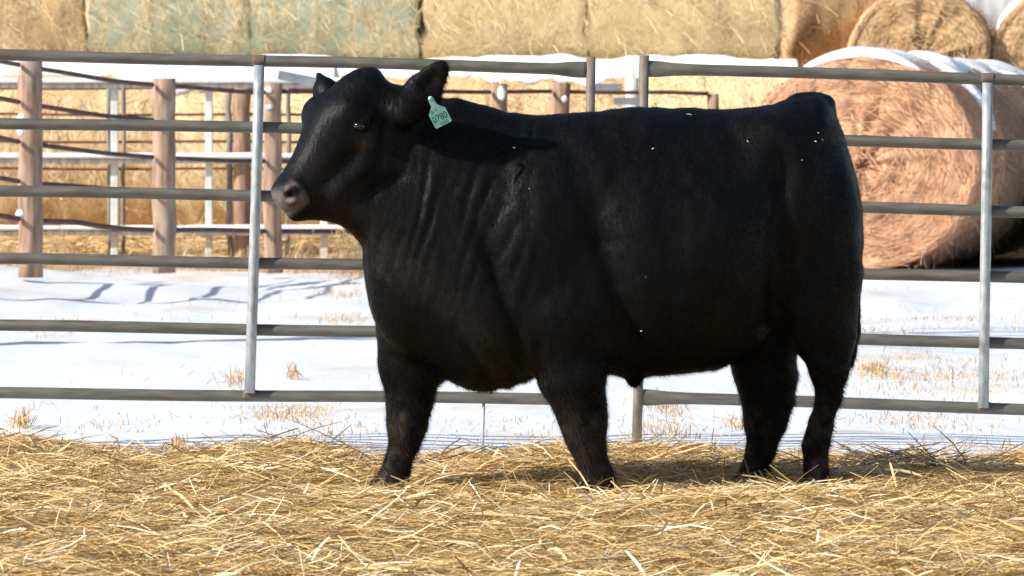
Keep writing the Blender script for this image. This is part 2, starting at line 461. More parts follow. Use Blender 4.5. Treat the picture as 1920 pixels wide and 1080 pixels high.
def region(a, b, pad):
    s = []
    for i in range(3):
        i0 = max(0, int((min(a[i], b[i]) - pad - lo[i]) / VOX)); i1 = min(dims[i], int((max(a[i], b[i]) + pad - lo[i]) / VOX) + 2)
        s.append(slice(i0, i1))
    return tuple(s)
def coords(s): return np.meshgrid(ax[0][s[0]], ax[1][s[1]], ax[2][s[2]], indexing='ij', sparse=True)
def blend(s, d, k):
    f = FIELD[s]
    if k <= 0: FIELD[s] = np.minimum(f, d); return
    h = np.clip(.5 + .5 * (f - d) / k, 0, 1)
    FIELD[s] = f * (1 - h) + d * h - k * h * (1 - h)
def carve(s, d, k):
    f = FIELD[s]; d = -d
    h = np.clip(.5 - .5 * (f - d) / k, 0, 1)
    FIELD[s] = f * (1 - h) + d * h + k * h * (1 - h)
def cone(p, q, r1, r2, k=.05, flat=1.0, op=blend):
    """tapered limb; flat < 1 narrows it sideways (in depth)"""
    p = np.array(p); q = np.array(q)
    s = region(p, q, max(r1, r2) + k + .03)
    x, y, z = coords(s)
    v = q - p; L2 = (v * v).sum()
    t = np.clip(((x - p[0]) * v[0] + (y - p[1]) * v[1] + (z - p[2]) * v[2]) / L2, 0, 1)
    dy = (y - p[1] - t * v[1]) / flat
    d = np.sqrt((x - p[0] - t * v[0]) ** 2 + dy * dy + (z - p[2] - t * v[2]) ** 2) - (r1 + (r2 - r1) * t)
    op(s, d, k)
def ell(c, r, axes=None, k=.05, op=blend):
    c = np.array(c, float); r = np.array(r, float)
    m = r.max(); s = region(c - m, c + m, k + .03)
    x, y, z = coords(s); x = x - c[0]; y = y - c[1]; z = z - c[2]
    if axes is None: u, v, w = x, y, z
    else: u, v, w = [a[0] * x + a[1] * y + a[2] * z for a in axes]
    n = np.sqrt((u / r[0]) ** 2 + (v / r[1]) ** 2 + (w / r[2]) ** 2)
    g = np.sqrt((u / r[0] ** 2) ** 2 + (v / r[1] ** 2) ** 2 + (w / r[2] ** 2) ** 2) + 1e-6
    op(s, n * (n - 1) / g, k)

# trunk and neck: stations across the body (photo column, back line, belly line, half width, egg)
ST = [(682, 430, 500, .02, 0), (692, 345, 545, .085, 0), (715, 265, 612, .135, .05), (745, 215, 655, .165, .08), (790, 190, 676, .195, .1),
      (850, 184, 703, .225, .12), (900, 195, 722, .25, .14), (950, 211, 716, .275, .14), (1000, 215, 704, .295, .12), (1050, 212, 702, .31, .1), (1100, 207, 702, .325, .08),
      (1200, 202, 706, .345, .08), (1300, 204, 700, .35, .06), (1360, 205, 684, .34, .03), (1420, 200, 650, .325, -.02), (1470, 188, 618, .305, -.05),
      (1510, 179, 596, .285, -.05), (1540, 180, 580, .25, -.04), (1562, 214, 565, .215, 0), (1585, 268, 560, .165, 0), (1600, 320, 550, .115, 0), (1612, 390, 520, .05, 0), (1618, 440, 480, .015, 0)]
S = np.array(ST, float)
sX = np.array([P(p, 0, 18 + yc_of(p))[0] for p in S[:, 0]])
sT = np.array([P(p, t, 18 + yc_of(p))[2] for p, t in S[:, :2]]); sB = np.array([P(p, b, 18 + yc_of(p))[2] for p, b in zip(S[:, 0], S[:, 2])])
sY = 18 + yc_of(S[:, 0])
xx = ax[0]
inside = (xx >= sX[0]) & (xx <= sX[-1])
zt = hermite(sX, sT, xx); zb = hermite(sX, sB, xx); hwd = np.maximum(hermite(sX, S[:, 3], xx), .004); egg = np.interp(xx, sX, S[:, 4]); ycx = np.interp(xx, sX, sY)
cz = ((zt + zb) / 2)[:, None, None]; hh = np.maximum((zt - zb) / 2, .01)[:, None, None]
s = (slice(None),) * 3
_, y, z = coords(s)
v = (z - cz) / hh
w = hwd[:, None, None] * (1 - egg[:, None, None] * v)
u = (y - ycx[:, None, None]) / w
pw = 2.25
nrm = (np.abs(u) ** pw + np.abs(v) ** pw) ** (1 / pw)
d = (nrm - 1) * np.minimum(hwd[:, None, None], hh)
dx = np.maximum(np.maximum(sX[0] - xx, xx - sX[-1]), 0)[:, None, None]
d = np.where(dx > 0, np.maximum(d, dx + .01), d)
FIELD[:] = d
del u, v, w, nrm, d

def near(px, off=0.0): return yc_of(px) - off
# shoulder, ribs, hip and thigh muscle on both sides
for sgn in (-1, 1):
    dd = lambda px, o: yc_of(px) + sgn * o
    sh = 0 if sgn < 0 else -250 * .0
    ell(Bp(1010 if sgn < 0 else 900, 430, dd(1010, .20)), (.135, .10, .24), k=.07)
    ell(Bp(1045 if sgn < 0 else 850, 590, dd(1040, .20)), (.13, .10, .12), k=.06)
    ell(Bp(1240, 470, dd(1240, .22)), (.30, .15, .27), k=.08)
    ell(Bp(1530 if sgn < 0 else 1480, 430, dd(1530, .13)), (.145, .125, .28), k=.05)
    ell(Bp(1440, 270, dd(1440, .16)), (.10, .10, .09), k=.07)
    ell(Bp(1500, 560, dd(1500, .15)), (.10, .09, .16), k=.05)
# tail head and tail lying against the rump
cone(Bp(1500, 195, yc_of(1500)), Bp(1548, 195, yc_of(1555)), .035, .03, .03)
tl = [(1548, 195, .028), (1566, 260, .022), (1590, 340, .02), (1604, 430, .018), (1606, 540, .018), (1600, 620, .026), (1592, 680, .02)]
for (a, b, r1), (c, e, r2) in zip(tl[:-1], tl[1:]):
    cone(Bp(a, b, yc_of(a) + .03), Bp(c, e, yc_of(c) + .03), r1, r2, .02)
# brisket and dewlap
ell(Bp(905, 660, yc_of(905)), (.15, .10, .115), k=.06)
ell(Bp(760, 540, yc_of(760)), (.12, .12, .17), k=.06)
cone(Bp(1188, 690, yc_of(1188)), Bp(1189, 716, yc_of(1188)), .032, .018, .03)     # sheath
# legs: (photo column, row, radius)
def leg(pts, dep, flat=.85, k0=.07):
    for i in range(len(pts) - 1):
        (a, b, r1), (c, e, r2) = pts[i], pts[i + 1]
        cone(Bp(a, b, dep[i]), Bp(c, e, dep[i + 1]), r1, r2, k0 if i == 0 else .025, flat)
leg([(1055, 600, .125), (1075, 705, .110), (1088, 760, .086), (1095, 802, .074), (1102, 834, .054), (1114, 868, .043), (1122, 890, .054)], [near(1060, .20)] * 2 + [near(1080, .19)] * 5)
leg([(764, 585, .112), (770, 685, .106), (768, 750, .077), (763, 795, .066), (758, 830, .048), (746, 868, .043), (738, 895, .054)], [yc_of(770) + .14] * 2 + [yc_of(780) + .15] * 5)
leg([(1440, 560, .12), (1428, 650, .112), (1436, 705, .102), (1438, 750, .086), (1434, 795, .07), (1428, 840, .049), (1417, 876, .044), (1412, 898, .058)], [yc_of(1430) + .17] * 8)
leg([(1545, 520, .13), (1546, 620, .110), (1554, 688, .066), (1554, 745, .040), (1539, 798, .036), (1530, 834, .041), (1528, 876, .037), (1530, 905, .047)], [near(1545, .13)] * 2 + [near(1545, .15)] * 6)
# hooves
for px, py, dep in [(1116, 905, near(1110, .19)), (730, 910, yc_of(780) + .15), (1404, 906, yc_of(1430) + .17), (1526, 915, near(1545, .15))]:
    ell(Bp(px, py, dep), (.068, .055, .036), k=.012)
# head frame
P0 = Bp(700, 178, yc_of(740) - .03)
M0 = Bp(514, 372, yc_of(740) - .19)
fw = (M0 - P0); HL = np.linalg.norm(fw); fw = fw / HL
lat = np.array([.42, -.90, .06]); lat -= fw * lat.dot(fw); lat /= np.linalg.norm(lat)       # towards the near side
upv = np.cross(lat, fw); upv /= np.linalg.norm(upv)
if upv[2] < 0: upv = -upv
def H(a, u_, l): return P0 + fw * a + upv * u_ + lat * l
HS = np.array([(-.06, .0, -.10, .02), (-.035, .055, -.17, .075), (0, .080, -.22, .100), (.05, .104, -.26, .120), (.11, .116, -.285, .126), (.18, .116, -.29, .122), (.25, .096, -.27, .108),
               (.31, .070, -.238, .094), (.37, .050, -.195, .084), (.42, .038, -.15, .080), (.46, .032, -.118, .078), (.49, .018, -.098, .068), (.515, -.012, -.07, .045), (.525, -.03, -.05, .012)])
HS[:, 0] *= HL / .52
s = region(P0, M0, .42)
x, y, z = coords(s)
rx, ry, rz = x - P0[0], y - P0[1], z - P0[2]
A = rx * fw[0] + ry * fw[1] + rz * fw[2]; U = rx * upv[0] + ry * upv[1] + rz * upv[2]; Lh = rx * lat[0] + ry * lat[1] + rz * lat[2]
tp = hermite(HS[:, 0], HS[:, 1], A); bt = hermite(HS[:, 0], HS[:, 2], A); hwh = np.maximum(hermite(HS[:, 0], HS[:, 3], A), .005)
hc = (tp + bt) / 2; hhh = np.maximum((tp - bt) / 2, .006)
v = (U - hc) / hhh
wfac = np.clip(1.0 + .10 * v - .32 * np.clip(-v - .1, 0, 1) ** 1.5, .5, 1.3)
nrm = (np.abs(Lh / (hwh * wfac)) ** 2.5 + np.abs(v) ** 2.5) ** (1 / 2.5)
d = (nrm - 1) * np.minimum(hwh, hhh)
over = np.maximum(np.maximum(HS[0, 0] - A, A - HS[-1, 0]), 0)
d = np.where(over > 0, np.maximum(d, over + .006), d)
blend(s, d, .06)
ell(H(.02, .050, 0), (.085, .05, .09), (fw, upv, lat), .05)
ell(Bp(742, 205, yc_of(742) - .06), (.09, .10, .075), k=.05)
ell(Bp(601, 214, yc_of(740) - .03), (.060, .05, .058), k=.045)          # poll
for sg in (-1, 1):
    ell(H(.125, .035, sg * .088), (.058, .045, .040), (fw, upv, lat), .035)     # brows
    ell(H(.20, -.165, sg * .075), (.085, .085, .042), (fw, upv, lat), .04)      # cheeks
    ell(H(.452, -.018, sg * .052), (.038, .034, .030), (fw, upv, lat), .025)    # nostril wings
    ell(H(.150, -.040, sg * .132), (.028, .015, .016), (fw, upv, lat), .014, carve)   # eye sockets
    ell(H(.480, -.012, sg * .074), (.023, .016, .026), ((fw * .8 + upv * .6), (upv * .8 - fw * .6), lat), .008, carve)  # nostrils
cone(H(.38, -.142, .0), H(.472, -.086, 0), .046, .034, .03)       # chin
cone(Bp(628, 372, yc_of(740) - .13), Bp(745, 420, yc_of(760) - .04), .060, .125, .06)      # throat
for sg in (-1, 1):      # eyelids
    cone(H(.118, -.026, sg * .128), H(.164, -.027, sg * .128), .008, .007, .008)
cone(H(.40, -.112, .085), H(.50, -.082, .05), .005, .005, .014, op=carve)         # mouth line
# ears
def ear(base, tip, face, wid, thick):
    base = np.array(base); tip = np.array(tip)
    e1 = tip - base; L = np.linalg.norm(e1); e1 /= L
    e3 = np.array(face, float); e3 -= e1 * e3.dot(e1); e3 /= np.linalg.norm(e3)
    e2 = np.cross(e3, e1)
    c = (base + tip) / 2
    ell(c - e1 * L * .07, (L * .50, wid * .92, thick * .9), (e1, e2, e3), .02)
    ell(base + e1 * L * .24, (L * .34, wid * .98, thick * 1.5), (e1, e2, e3), .03)
    ell(base + e1 * L * .76, (L * .25, wid * .50, thick * .75), (e1, e2, e3), .016)
    ell(c + e3 * thick * 1.15 + e1 * L * .02 + e2 * wid * .22, (L * .36, wid * .38, thick * .85), (e1, e2, e3), .012, carve)
    cone(base - e1 * .03, base + e1 * .05, .046, .046, .035)
eb = Bp(772, 200, yc_of(780) - .20); et = Bp(836, 115, yc_of(780) - .25)
ear(eb, et, (.30, -.92, -.10), .060, .024)
ear(Bp(622, 196, yc_of(740) + .09), Bp(594, 134, yc_of(740) + .16), (-.7, -.6, -.1), .026, .015)

def surface_nets(f):
    neg = f < 0
    cnt = np.zeros(np.array(f.shape) - 1, dtype=np.float32); acc = np.zeros((*cnt.shape, 3), dtype=np.float32)
    nxs, nys, nzs = cnt.shape
    edges = []
    for axis_ in range(3):
        sl0 = [slice(None)] * 3; sl1 = [slice(None)] * 3; sl0[axis_] = slice(0, -1); sl1[axis_] = slice(1, None)
        a = f[tuple(sl0)]; b = f[tuple(sl1)]
        ix = np.argwhere((a < 0) != (b < 0))
        av = a[tuple(ix.T)]; bv = b[tuple(ix.T)]
        t = av / (av - bv)
        p = ix.astype(np.float32); p[:, axis_] += t
        o1, o2 = [i for i in range(3) if i != axis_]
        for d1 in (0, -1):
            for d2 in (0, -1):
                c = ix.copy(); c[:, o1] += d1; c[:, o2] += d2
                ok = (c >= 0).all(1) & (c < np.array(cnt.shape)).all(1)
                cc = c[ok]
                np.add.at(cnt, tuple(cc.T), 1); np.add.at(acc, tuple(cc.T), p[ok])
        edges.append((axis_, ix, av < 0))
    act = cnt > 0
    vid = np.full(cnt.shape, -1, dtype=np.int64); vid[act] = np.arange(act.sum())
    V = acc[act] / cnt[act][:, None]
    Q = []
    for axis_, ix, ng in edges:
        o1, o2 = [(1, 2), (2, 0), (0, 1)][axis_]
        ok = (ix[:, o1] > 0) & (ix[:, o2] > 0) & (ix[:, o1] < cnt.shape[o1]) & (ix[:, o2] < cnt.shape[o2])
        ix = ix[ok]; ng = ng[ok]
        def get(d1, d2):
            c = ix.copy(); c[:, o1] += d1; c[:, o2] += d2; return vid[tuple(c.T)]
        q = np.stack([get(-1, -1), get(0, -1), get(0, 0), get(-1, 0)], 1)
        q[~ng] = q[~ng][:, ::-1]
        Q.append(q)
    return V, np.vstack(Q)

BV, BF = surface_nets(FIELD)
BV = lo + BV * VOX
del FIELD
E = np.unique(np.sort(np.vstack([BF[:, [0, 1]], BF[:, [1, 2]], BF[:, [2, 3]], BF[:, [3, 0]]]), axis=1), axis=0)
def smooth_v(V, it, lam=.5):
    deg = np.bincount(E.ravel(), minlength=len(V)).astype(float)[:, None]
    for _ in range(it):
        s_ = np.stack([np.bincount(E[:, 0], V[E[:, 1], k], len(V)) + np.bincount(E[:, 1], V[E[:, 0], k], len(V)) for k in range(3)], 1)
        V = V * (1 - lam) + lam * s_ / np.maximum(deg, 1)
    return V
def vnormals(V):
    a = V[BF[:, 2]] - V[BF[:, 0]]; b = V[BF[:, 3]] - V[BF[:, 1]]
    fn = np.cross(a, b); N = np.zeros_like(V)
    for k in range(4): 
        for c in range(3): N[:, c] += np.bincount(BF[:, k], fn[:, c], len(V))
    return N / (np.linalg.norm(N, axis=1, keepdims=True) + 1e-9)
BV = smooth_v(BV, 3)
N = vnormals(BV)
ppx = BV[:, 0] / BV[:, 1] * FPX + 960; ppy = YH + (HC - BV[:, 2]) / BV[:, 1] * FPX
def bump(c, w): return np.exp(-(c / w) ** 2)
# skin folds of the neck and dewlap, ripples behind the shoulder, winter-coat unevenness
warp = fbm(ppx / 90, ppy / 260, 4) * 60 + fbm(ppx / 40, ppy / 140, 14) * 16
fold_m = np.clip((ppx - 690) / 50, 0, 1) * np.clip((1030 - ppx) / 60, 0, 1) * np.clip((ppy - 215) / 40, 0, 1) * np.clip((590 - ppy) / 200, 0, 1)
ph = (ppx + (ppy - 330) * .32 + warp) / 30.0 * 2 * math.pi
fold = np.sqrt(np.abs(np.sin(ph / 2)) ** 2 + .03) - .7
fold_m2 = bump(ppx - 745, 22) * np.clip((ppy - 170) / 20, 0, 1) * np.clip((265 - ppy) / 30, 0, 1)
fold2 = np.sin((ppx + warp * .4) / 11 * 2 * math.pi)
disp = fold_m * fold * .0125 * np.clip(fbm(ppx / 42, ppy / 120, 24) * 3.4 + .5, .0, 1.15) + fold_m2 * fold2 * .0025
dl = bump((ppx - 700) * .7 - (ppy - 505) * .75, 12) * bump(ppy - 545, 55) * .014        # fold from chest to brisket
dl2 = bump((ppx - 850) * .78 - (ppy - 620) * .62, 11) * bump(ppx - 880, 60) * .014
groove = bump(ppx - 1150 - (ppy - 520) * .28, 26) * np.clip((ppy - 330) / 120, 0, 1) * np.clip((720 - ppy) / 80, 0, 1) * .030     # behind the shoulder
gr2 = bump(ppx - 1462 + (ppy - 480) * .02, 24) * np.clip((ppy - 250) / 80, 0, 1) * np.clip((680 - ppy) / 60, 0, 1) * .034        # flank
gr3 = bump((ppx - 945) - (ppy - 560) * .32, 16) * np.clip((ppy - 400) / 80, 0, 1) * np.clip((660 - ppy) / 60, 0, 1) * .02
gr4 = bump(ppx - 1010 - (ppy - 660) * .1, 10) * np.clip((ppy - 620) / 30, 0, 1) * np.clip((720 - ppy) / 20, 0, 1) * .014
big = fbm(ppx / 85, ppy / 100, 6, 3) * .026 * np.clip((ppx - 880) / 80, 0, 1) + fbm(ppx / 22, ppy / 30, 16, 3) * .007 * np.clip((ppx - 720) / 60, 0, 1)
q_ = BV - P0
qA = q_ @ fw / (HL / .52); qU = q_ @ upv; qL = np.clip(q_ @ lat / .05, 0, 1)
win = lambda v_, a_, b_, w_: np.clip((v_ - a_) / w_, 0, 1) * np.clip((b_ - v_) / w_, 0, 1)
face = win(qA, .19, .41, .05) * qL * (.008 * bump(qU + .118, .022) - .011 * bump(qU + .062, .024))
face = face - .010 * bump(ppx - (727 - (ppy - 200) * .16), 9) * win(ppy, 190, 400, 50) * (ppx < 760)
face = face + .012 * win(qA, .07, .19, .03) * qL * bump(qU + .010, .016) - .008 * bump(qU + .25 - qA * .18, .02) * win(qA, .12, .36, .05) * qL
disp = disp + face + dl * .6 - dl2 - groove - gr2 - gr3 - gr4 + big
BV = BV + N * disp[:, None]
BV = smooth_v(BV, 1)
N = vnormals(BV)

# colour of the coat: near black, browner on the knees and around the eye, grey-pink nose
col = np.tile(np.array([.0031, .0032, .0035]), (len(BV), 1))
def tint(c, m): 
    global col
    m = np.clip(m, 0, 1)[:, None]; col = col * (1 - m) + np.array(c) * m
tint((.026, .020, .015), 0 + np.clip((ppy - 740) / 60, 0, 1) * np.clip(fbm(ppx / 18, ppy / 18, 33) * 4 + .35, 0, 1) * .8)
tint((.028, .024, .020), np.clip((ppy - 893) / 8, 0, 1) * .9)
tint((.045, .034, .025), bump(ppx - 752, 24) * bump(ppy - 785, 45) * np.clip(.45 + 3 * fbm(ppx / 14, ppy / 20, 35), 0, 1) * (ppx < 830))
r_ = BV - P0
hA = r_ @ fw / (HL / .52); hU = r_ @ upv; hL = r_ @ lat
tint((.040, .026, .018), bump(hA - .175, .035) * bump(hU + .055, .03) * bump(hL - .11, .05) * .8)
tint((.028, .022, .018), bump(hA - .38, .06) * np.clip((hL) / .03, 0, 1) * .35)
nose = np.clip((hA - .428 - .05 * np.clip(hL, -.1, .1) * 0 + .1 * np.minimum(hU + .02, 0) * 0) / .012, 0, 1) * np.clip((hU + .088) / .02, 0, 1) * np.clip((.024 - hU) / .02, 0, 1)
nose = nose * np.clip((hA - (.455 - .45 * np.maximum(.0, .075 - np.abs(hL)) + .25 * np.maximum(0, -hU - .05))) / .012 + 1, 0, 1)
inn = np.exp(-(((hA - .477) / .025) ** 2 + ((hU + .013) / .020) ** 2)) * (np.abs(hL) > .03)
nose = nose * (1 - np.clip(inn * 2.2 - .5, 0, 1))
tint((.100, .084, .082), nose)
tint((.004, .003, .003), np.clip(inn * 2.4 - .8, 0, 1))

tint((.022, .019, .016), bump(ppx - 826, 20) * bump(ppy - 165, 34) * .9)
def bull_mat():
    m, nt, b = new_mat("black_hide")
    a = nt.nodes.new("ShaderNodeAttribute"); a.attribute_name = "Col"
    tc = nt.nodes.new("ShaderNodeTexCoord"); mp = nt.nodes.new("ShaderNodeMapping"); mp.inputs[3].default_value = (1, 1, .45)
    n = nt.nodes.new("ShaderNodeTexNoise"); n.inputs["Scale"].default_value = 70; n.inputs["Detail"].default_value = 6
    nt.links.new(tc.outputs["Object"], mp.inputs[0]); nt.links.new(mp.outputs[0], n.inputs["Vector"])
    r = ramp(nt, [(.3, (.6, .6, .6)), (.7, (1.5, 1.45, 1.4))]); nt.links.new(n.outputs[0], r.inputs[0])
    mx = nt.nodes.new("ShaderNodeMix"); mx.data_type = 'RGBA'; mx.blend_type = 'MULTIPLY'; mx.inputs[0].default_value = 1
    nt.links.new(a.outputs["Color"], mx.inputs[6]); nt.links.new(r.outputs[0], mx.inputs[7])
    nt.links.new(mx.outputs[2], b.inputs["Base Color"])
    b.inputs["Roughness"].default_value = .5; b.inputs["Specular IOR Level"].default_value = .13
    bp = nt.nodes.new("ShaderNodeBump"); bp.inputs["Strength"].default_value = .5; bp.inputs["Distance"].default_value = .006
    nt.links.new(n.outputs[0], bp.inputs["Height"]); nt.links.new(bp.outputs[0], b.inputs["Normal"])
    return m
M['hide'] = bull_mat()
M['hair'] = colmat("black_hair", rough=.7, spec=.06)
BL = (0.3, 18.0, 0.0)
bull = obj("bull", BV, BF, M['hide'], loc=BL, col=col, smooth=True)
tag(bull, "black bull calf with a pale green ear tag walking across the straw", "bull")

# winter coat: short hairs rooted in the hide
tri = np.vstack([BF[:, [0, 1, 2]], BF[:, [0, 2, 3]]])
e1 = BV[tri[:, 1]] - BV[tri[:, 0]]; e2 = BV[tri[:, 2]] - BV[tri[:, 0]]
area = np.linalg.norm(np.cross(e1, e2), axis=1)
nh = 320000
pick = rng.choice(len(tri), nh, p=area / area.sum())
a = rng.random(nh); b = rng.random(nh); sw = a + b > 1; a[sw] = 1 - a[sw]; b[sw] = 1 - b[sw]
hp = BV[tri[pick, 0]] + e1[pick] * a[:, None] + e2[pick] * b[:, None]
hn = N[tri[pick, 0]]
hx = hp[:, 0] / hp[:, 1] * FPX + 960; hy = YH + (HC - hp[:, 2]) / hp[:, 1] * FPX
vi = tri[pick, 0]
keep = (nose[vi] < .3) & (inn[vi] < .2) & ~((np.abs(hx - 668) < 15) & (np.abs(hy - 243) < 11))
flow = np.stack([np.where(hx < 760, .5, .75), np.zeros(nh), np.full(nh, -.65)], 1) + rng.normal(0, .16, (nh, 3)) + 1.5 * np.stack([fbm(hx / 13, hy / 17, 51, 2), fbm(hx / 13, hy / 17, 52, 2) * .6, fbm(hx / 13, hy / 17, 53, 2)], 1)
legm = np.clip((hy - 690) / 60, 0, 1)
flow[:, 0] = flow[:, 0] * (1 - .5 * legm)
flow -= hn * (flow * hn).sum(1, keepdims=True)
flow /= np.linalg.norm(flow, axis=1, keepdims=True) + 1e-6
stand = .16 + .2 * rng.random(nh) + .15 * np.clip((hy - 640) / 60, 0, 1)
hl = (.006 + .008 * rng.random(nh)) * (1 + .9 * np.clip((hy - 640) / 60, 0, 1) * (rng.random(nh) < .5) * 1.3)
earm = (hx > 750) & (hx < 860) & (hy < 215)
hl = np.where(earm, hl * 2.1, hl); hl = np.where(hx < 640, hl * .6, hl)
hd = flow * (1 - stand[:, None]) + hn * stand[:, None]; hd /= np.linalg.norm(hd, axis=1, keepdims=True)
wv = np.cross(hd, hn); wv /= np.linalg.norm(wv, axis=1, keepdims=True) + 1e-6
HV = np.stack([hp - hn * .001 - wv * .0007, hp - hn * .001 + wv * .0007, hp + hd * hl[:, None]], 1)[keep].reshape(-1, 3)
HC_ = np.repeat((col[vi] * (.55 + .8 * rng.random((nh, 1)) ** 2 + np.clip(1.2 * fbm(hx / 16, hy / 30, 54, 3), -.3, .6)[:, None]))[keep], 3, axis=0)
HF = np.arange(len(HV)).reshape(-1, 3)
coat = obj("coat_hair", HV, HF, M['hair'], parent=bull, col=HC_)
coat["kind"] = "stuff"

def surf(px, py, r=4):
    m = (np.abs(ppx2 - px) < r) & (np.abs(ppy2 - py) < r)
    i = np.where(m)[0]; return BV[i[np.argmin(BV[i, 1])]], N[i[np.argmin(BV[i, 1])]]
ppx2 = BV[:, 0] / BV[:, 1] * FPX + 960; ppy2 = YH + (HC - BV[:, 2]) / BV[:, 1] * FPX
# eye
m, nt, b_ = new_mat("dark_eye"); b_.inputs["Base Color"].default_value = (.002, .0015, .0015, 1); b_.inputs["Roughness"].default_value = .07; b_.inputs["Specular IOR Level"].default_value = .6
M['eye'] = m
ep, en = surf(668, 243, 7)
mb = MB(); mb.blob(ep - en * .0095, (.023, .019, .018), 1, 24, 14, 0.0)
mb.build("eye", M['eye'], parent=bull)
# ear tag
m, nt, b_ = new_mat("pale_green_plastic"); b_.inputs["Roughness"].default_value = .45
tcn = nt.nodes.new("ShaderNodeTexCoord"); nn = nt.nodes.new("ShaderNodeTexNoise"); nn.inputs["Scale"].default_value = 40; nt.links.new(tcn.outputs["Object"], nn.inputs["Vector"])
rr = ramp(nt, [(.35, (.20, .47, .385)), (.7, (.32, .58, .51))]); nt.links.new(nn.outputs[0], rr.inputs[0]); nt.links.new(rr.outputs[0], b_.inputs["Base Color"])
M['tagp'] = m
m, nt, b_ = new_mat("black_ink"); b_.inputs["Base Color"].default_value = (.012, .03, .028, 1); b_.inputs["Roughness"].default_value = .6
M['ink'] = m
tc_, _ = surf(805, 182, 8)
TY = tc_[1] - .022
ca, sa = math.cos(math.radians(27)), math.sin(math.radians(27))
cen = P(822, 214, TY); sc = TY / FPX
tilt = .35
def T(x, y, dz=0.0):
    X = x * ca - y * sa; Z = x * sa + y * ca
    return cen + np.array([X * sc, -dz + X * sc * tilt, Z * sc])
prof = [(-15, -23), (15, -23), (17, -21), (17, 6), (6, 18), (5, 34), (2, 37), (-2, 37), (-5, 34), (-6, 18), (-17, 6), (-17, -21)]
n = len(prof)
V = [T(x, y, .0012) for x, y in prof] + [T(x, y, -.0012) for x, y in prof]
F = [tuple(range(n)), tuple(range(n, 2 * n))[::-1]] + [(i, n + i, n + (i + 1) % n, (i + 1) % n) for i in range(n)]
etag = obj("ear_tag", V, F, M['tagp'], parent=bull)
etag["label"] = "pale green plastic ear tag with handwritten number"
mb = MB(); mb.tube([T(0, 33, .0035), T(0, 33, -.012)], .0075, 14); mb.build("button", M['tagp'], parent=etag)
LV = []; LF = []; lofs = 0
for text, cx, cy, size, sx in [("B", -9, 4.5, 9.5, 1), ("D", -1, 6.5, 7.5, 1), ("0780", 0, -12.5, 18.5, .80), ("E245", 3, -21.5, 8, 1.05)]:
    cu = bpy.data.curves.new("lettering", 'FONT'); cu.body = text; cu.size = size; cu.align_x = 'CENTER'
    to = bpy.data.objects.new("lettering", cu); COL.objects.link(to)
    bpy.context.view_layer.update()
    me = bpy.data.meshes.new_from_object(to.evaluated_get(bpy.context.evaluated_depsgraph_get()))
    bpy.data.objects.remove(to); bpy.data.curves.remove(cu)
    LV += [T(v_.co.x * sx + cx, v_.co.y + cy, .0019) for v_ in me.vertices]
    LF += [tuple(i + lofs for i in p.vertices) for p in me.polygons]
    lofs = len(LV); bpy.data.meshes.remove(me)
obj("lettering", LV, LF, M['ink'], parent=etag)
# flecks of straw and snow caught in the coat
mb_pts = []
for px, py, L in [(1296, 213, 14), (1228, 276, 6), (1530, 265, 5), (1543, 257, 6), (1535, 246, 4), (1506, 296, 5), (960, 275, 6), (990, 352, 5), (1200, 622, 5), (1215, 520, 4), (1398, 262, 6)]:
    p_, n_ = surf(px, py, 6); mb_pts.append((p_ + n_ * .009, L * .75 / 555.6))
fp = np.array([p for p, _ in mb_pts]); fl = np.array([l for _, l in mb_pts]); n = len(fp)
v, f = ribbons(fp, rng.uniform(-.6, .6, n), rng.uniform(-1.2, .6, n), fl, np.full(n, .0022), np.full(n, 1.2), rng.normal(0, .2, n))
fo = obj("straw_flecks", v, f, M['straw'], parent=bull, col=strand_cols(n, pale, 8)); fo["kind"] = "stuff"

# ------------------------------------------------------------------ the pen: two pipe gates
GY = 20.5
def rail_y(tab, px):
    xs, ys = zip(*tab); return np.interp(px, xs, ys)
left_rails = [[(0, 103), (690, 119), (1105, 130)], [(0, 231), (690, 243), (1105, 254)], [(0, 358), (690, 371), (1105, 380)], [(0, 485), (690, 496), (1105, 503)], [(0, 610), (690, 621), (1105, 627)], [(0, 737), (690, 744), (1105, 749)]]
RR = .0225
def gate_rail(parent, x0, x1, tab, flat0, flat1):
    xs = np.linspace(x0, x1, 26); pts = []; rad = []
    if flat1: xs = np.append(xs[:-1], np.linspace(xs[-2], x1, 9)[1:])
    if flat0: xs = np.append(np.linspace(x0, xs[1], 9)[:-1], xs[1:])
    for i, px in enumerate(xs):
        p = P(px, rail_y(tab, px), GY); p[2] += .002 * math.sin(px / 130.0 + tab[0][1]); pts.append(p)
        k = 0.0
        if flat1: k = max(k, np.clip((px - (x1 - 75)) / 60, 0, 1))
        if flat0: k = max(k, np.clip(((x0 + 75) - px) / 60, 0, 1))
        k = k * k * (3 - 2 * k)
        rad.append((RR * (1 - .55 * k), RR * (1 + .42 * k)))
    m = MB(); m.tube(pts, rad, 18); return m.build("rail", M['pipe'], parent)
def upright(parent, name, pts, r, mat):
    m = MB(); m.tube([P(x, y, GY + dy) for x, y, dy in pts], r, 16); return m.build(name, mat, parent)

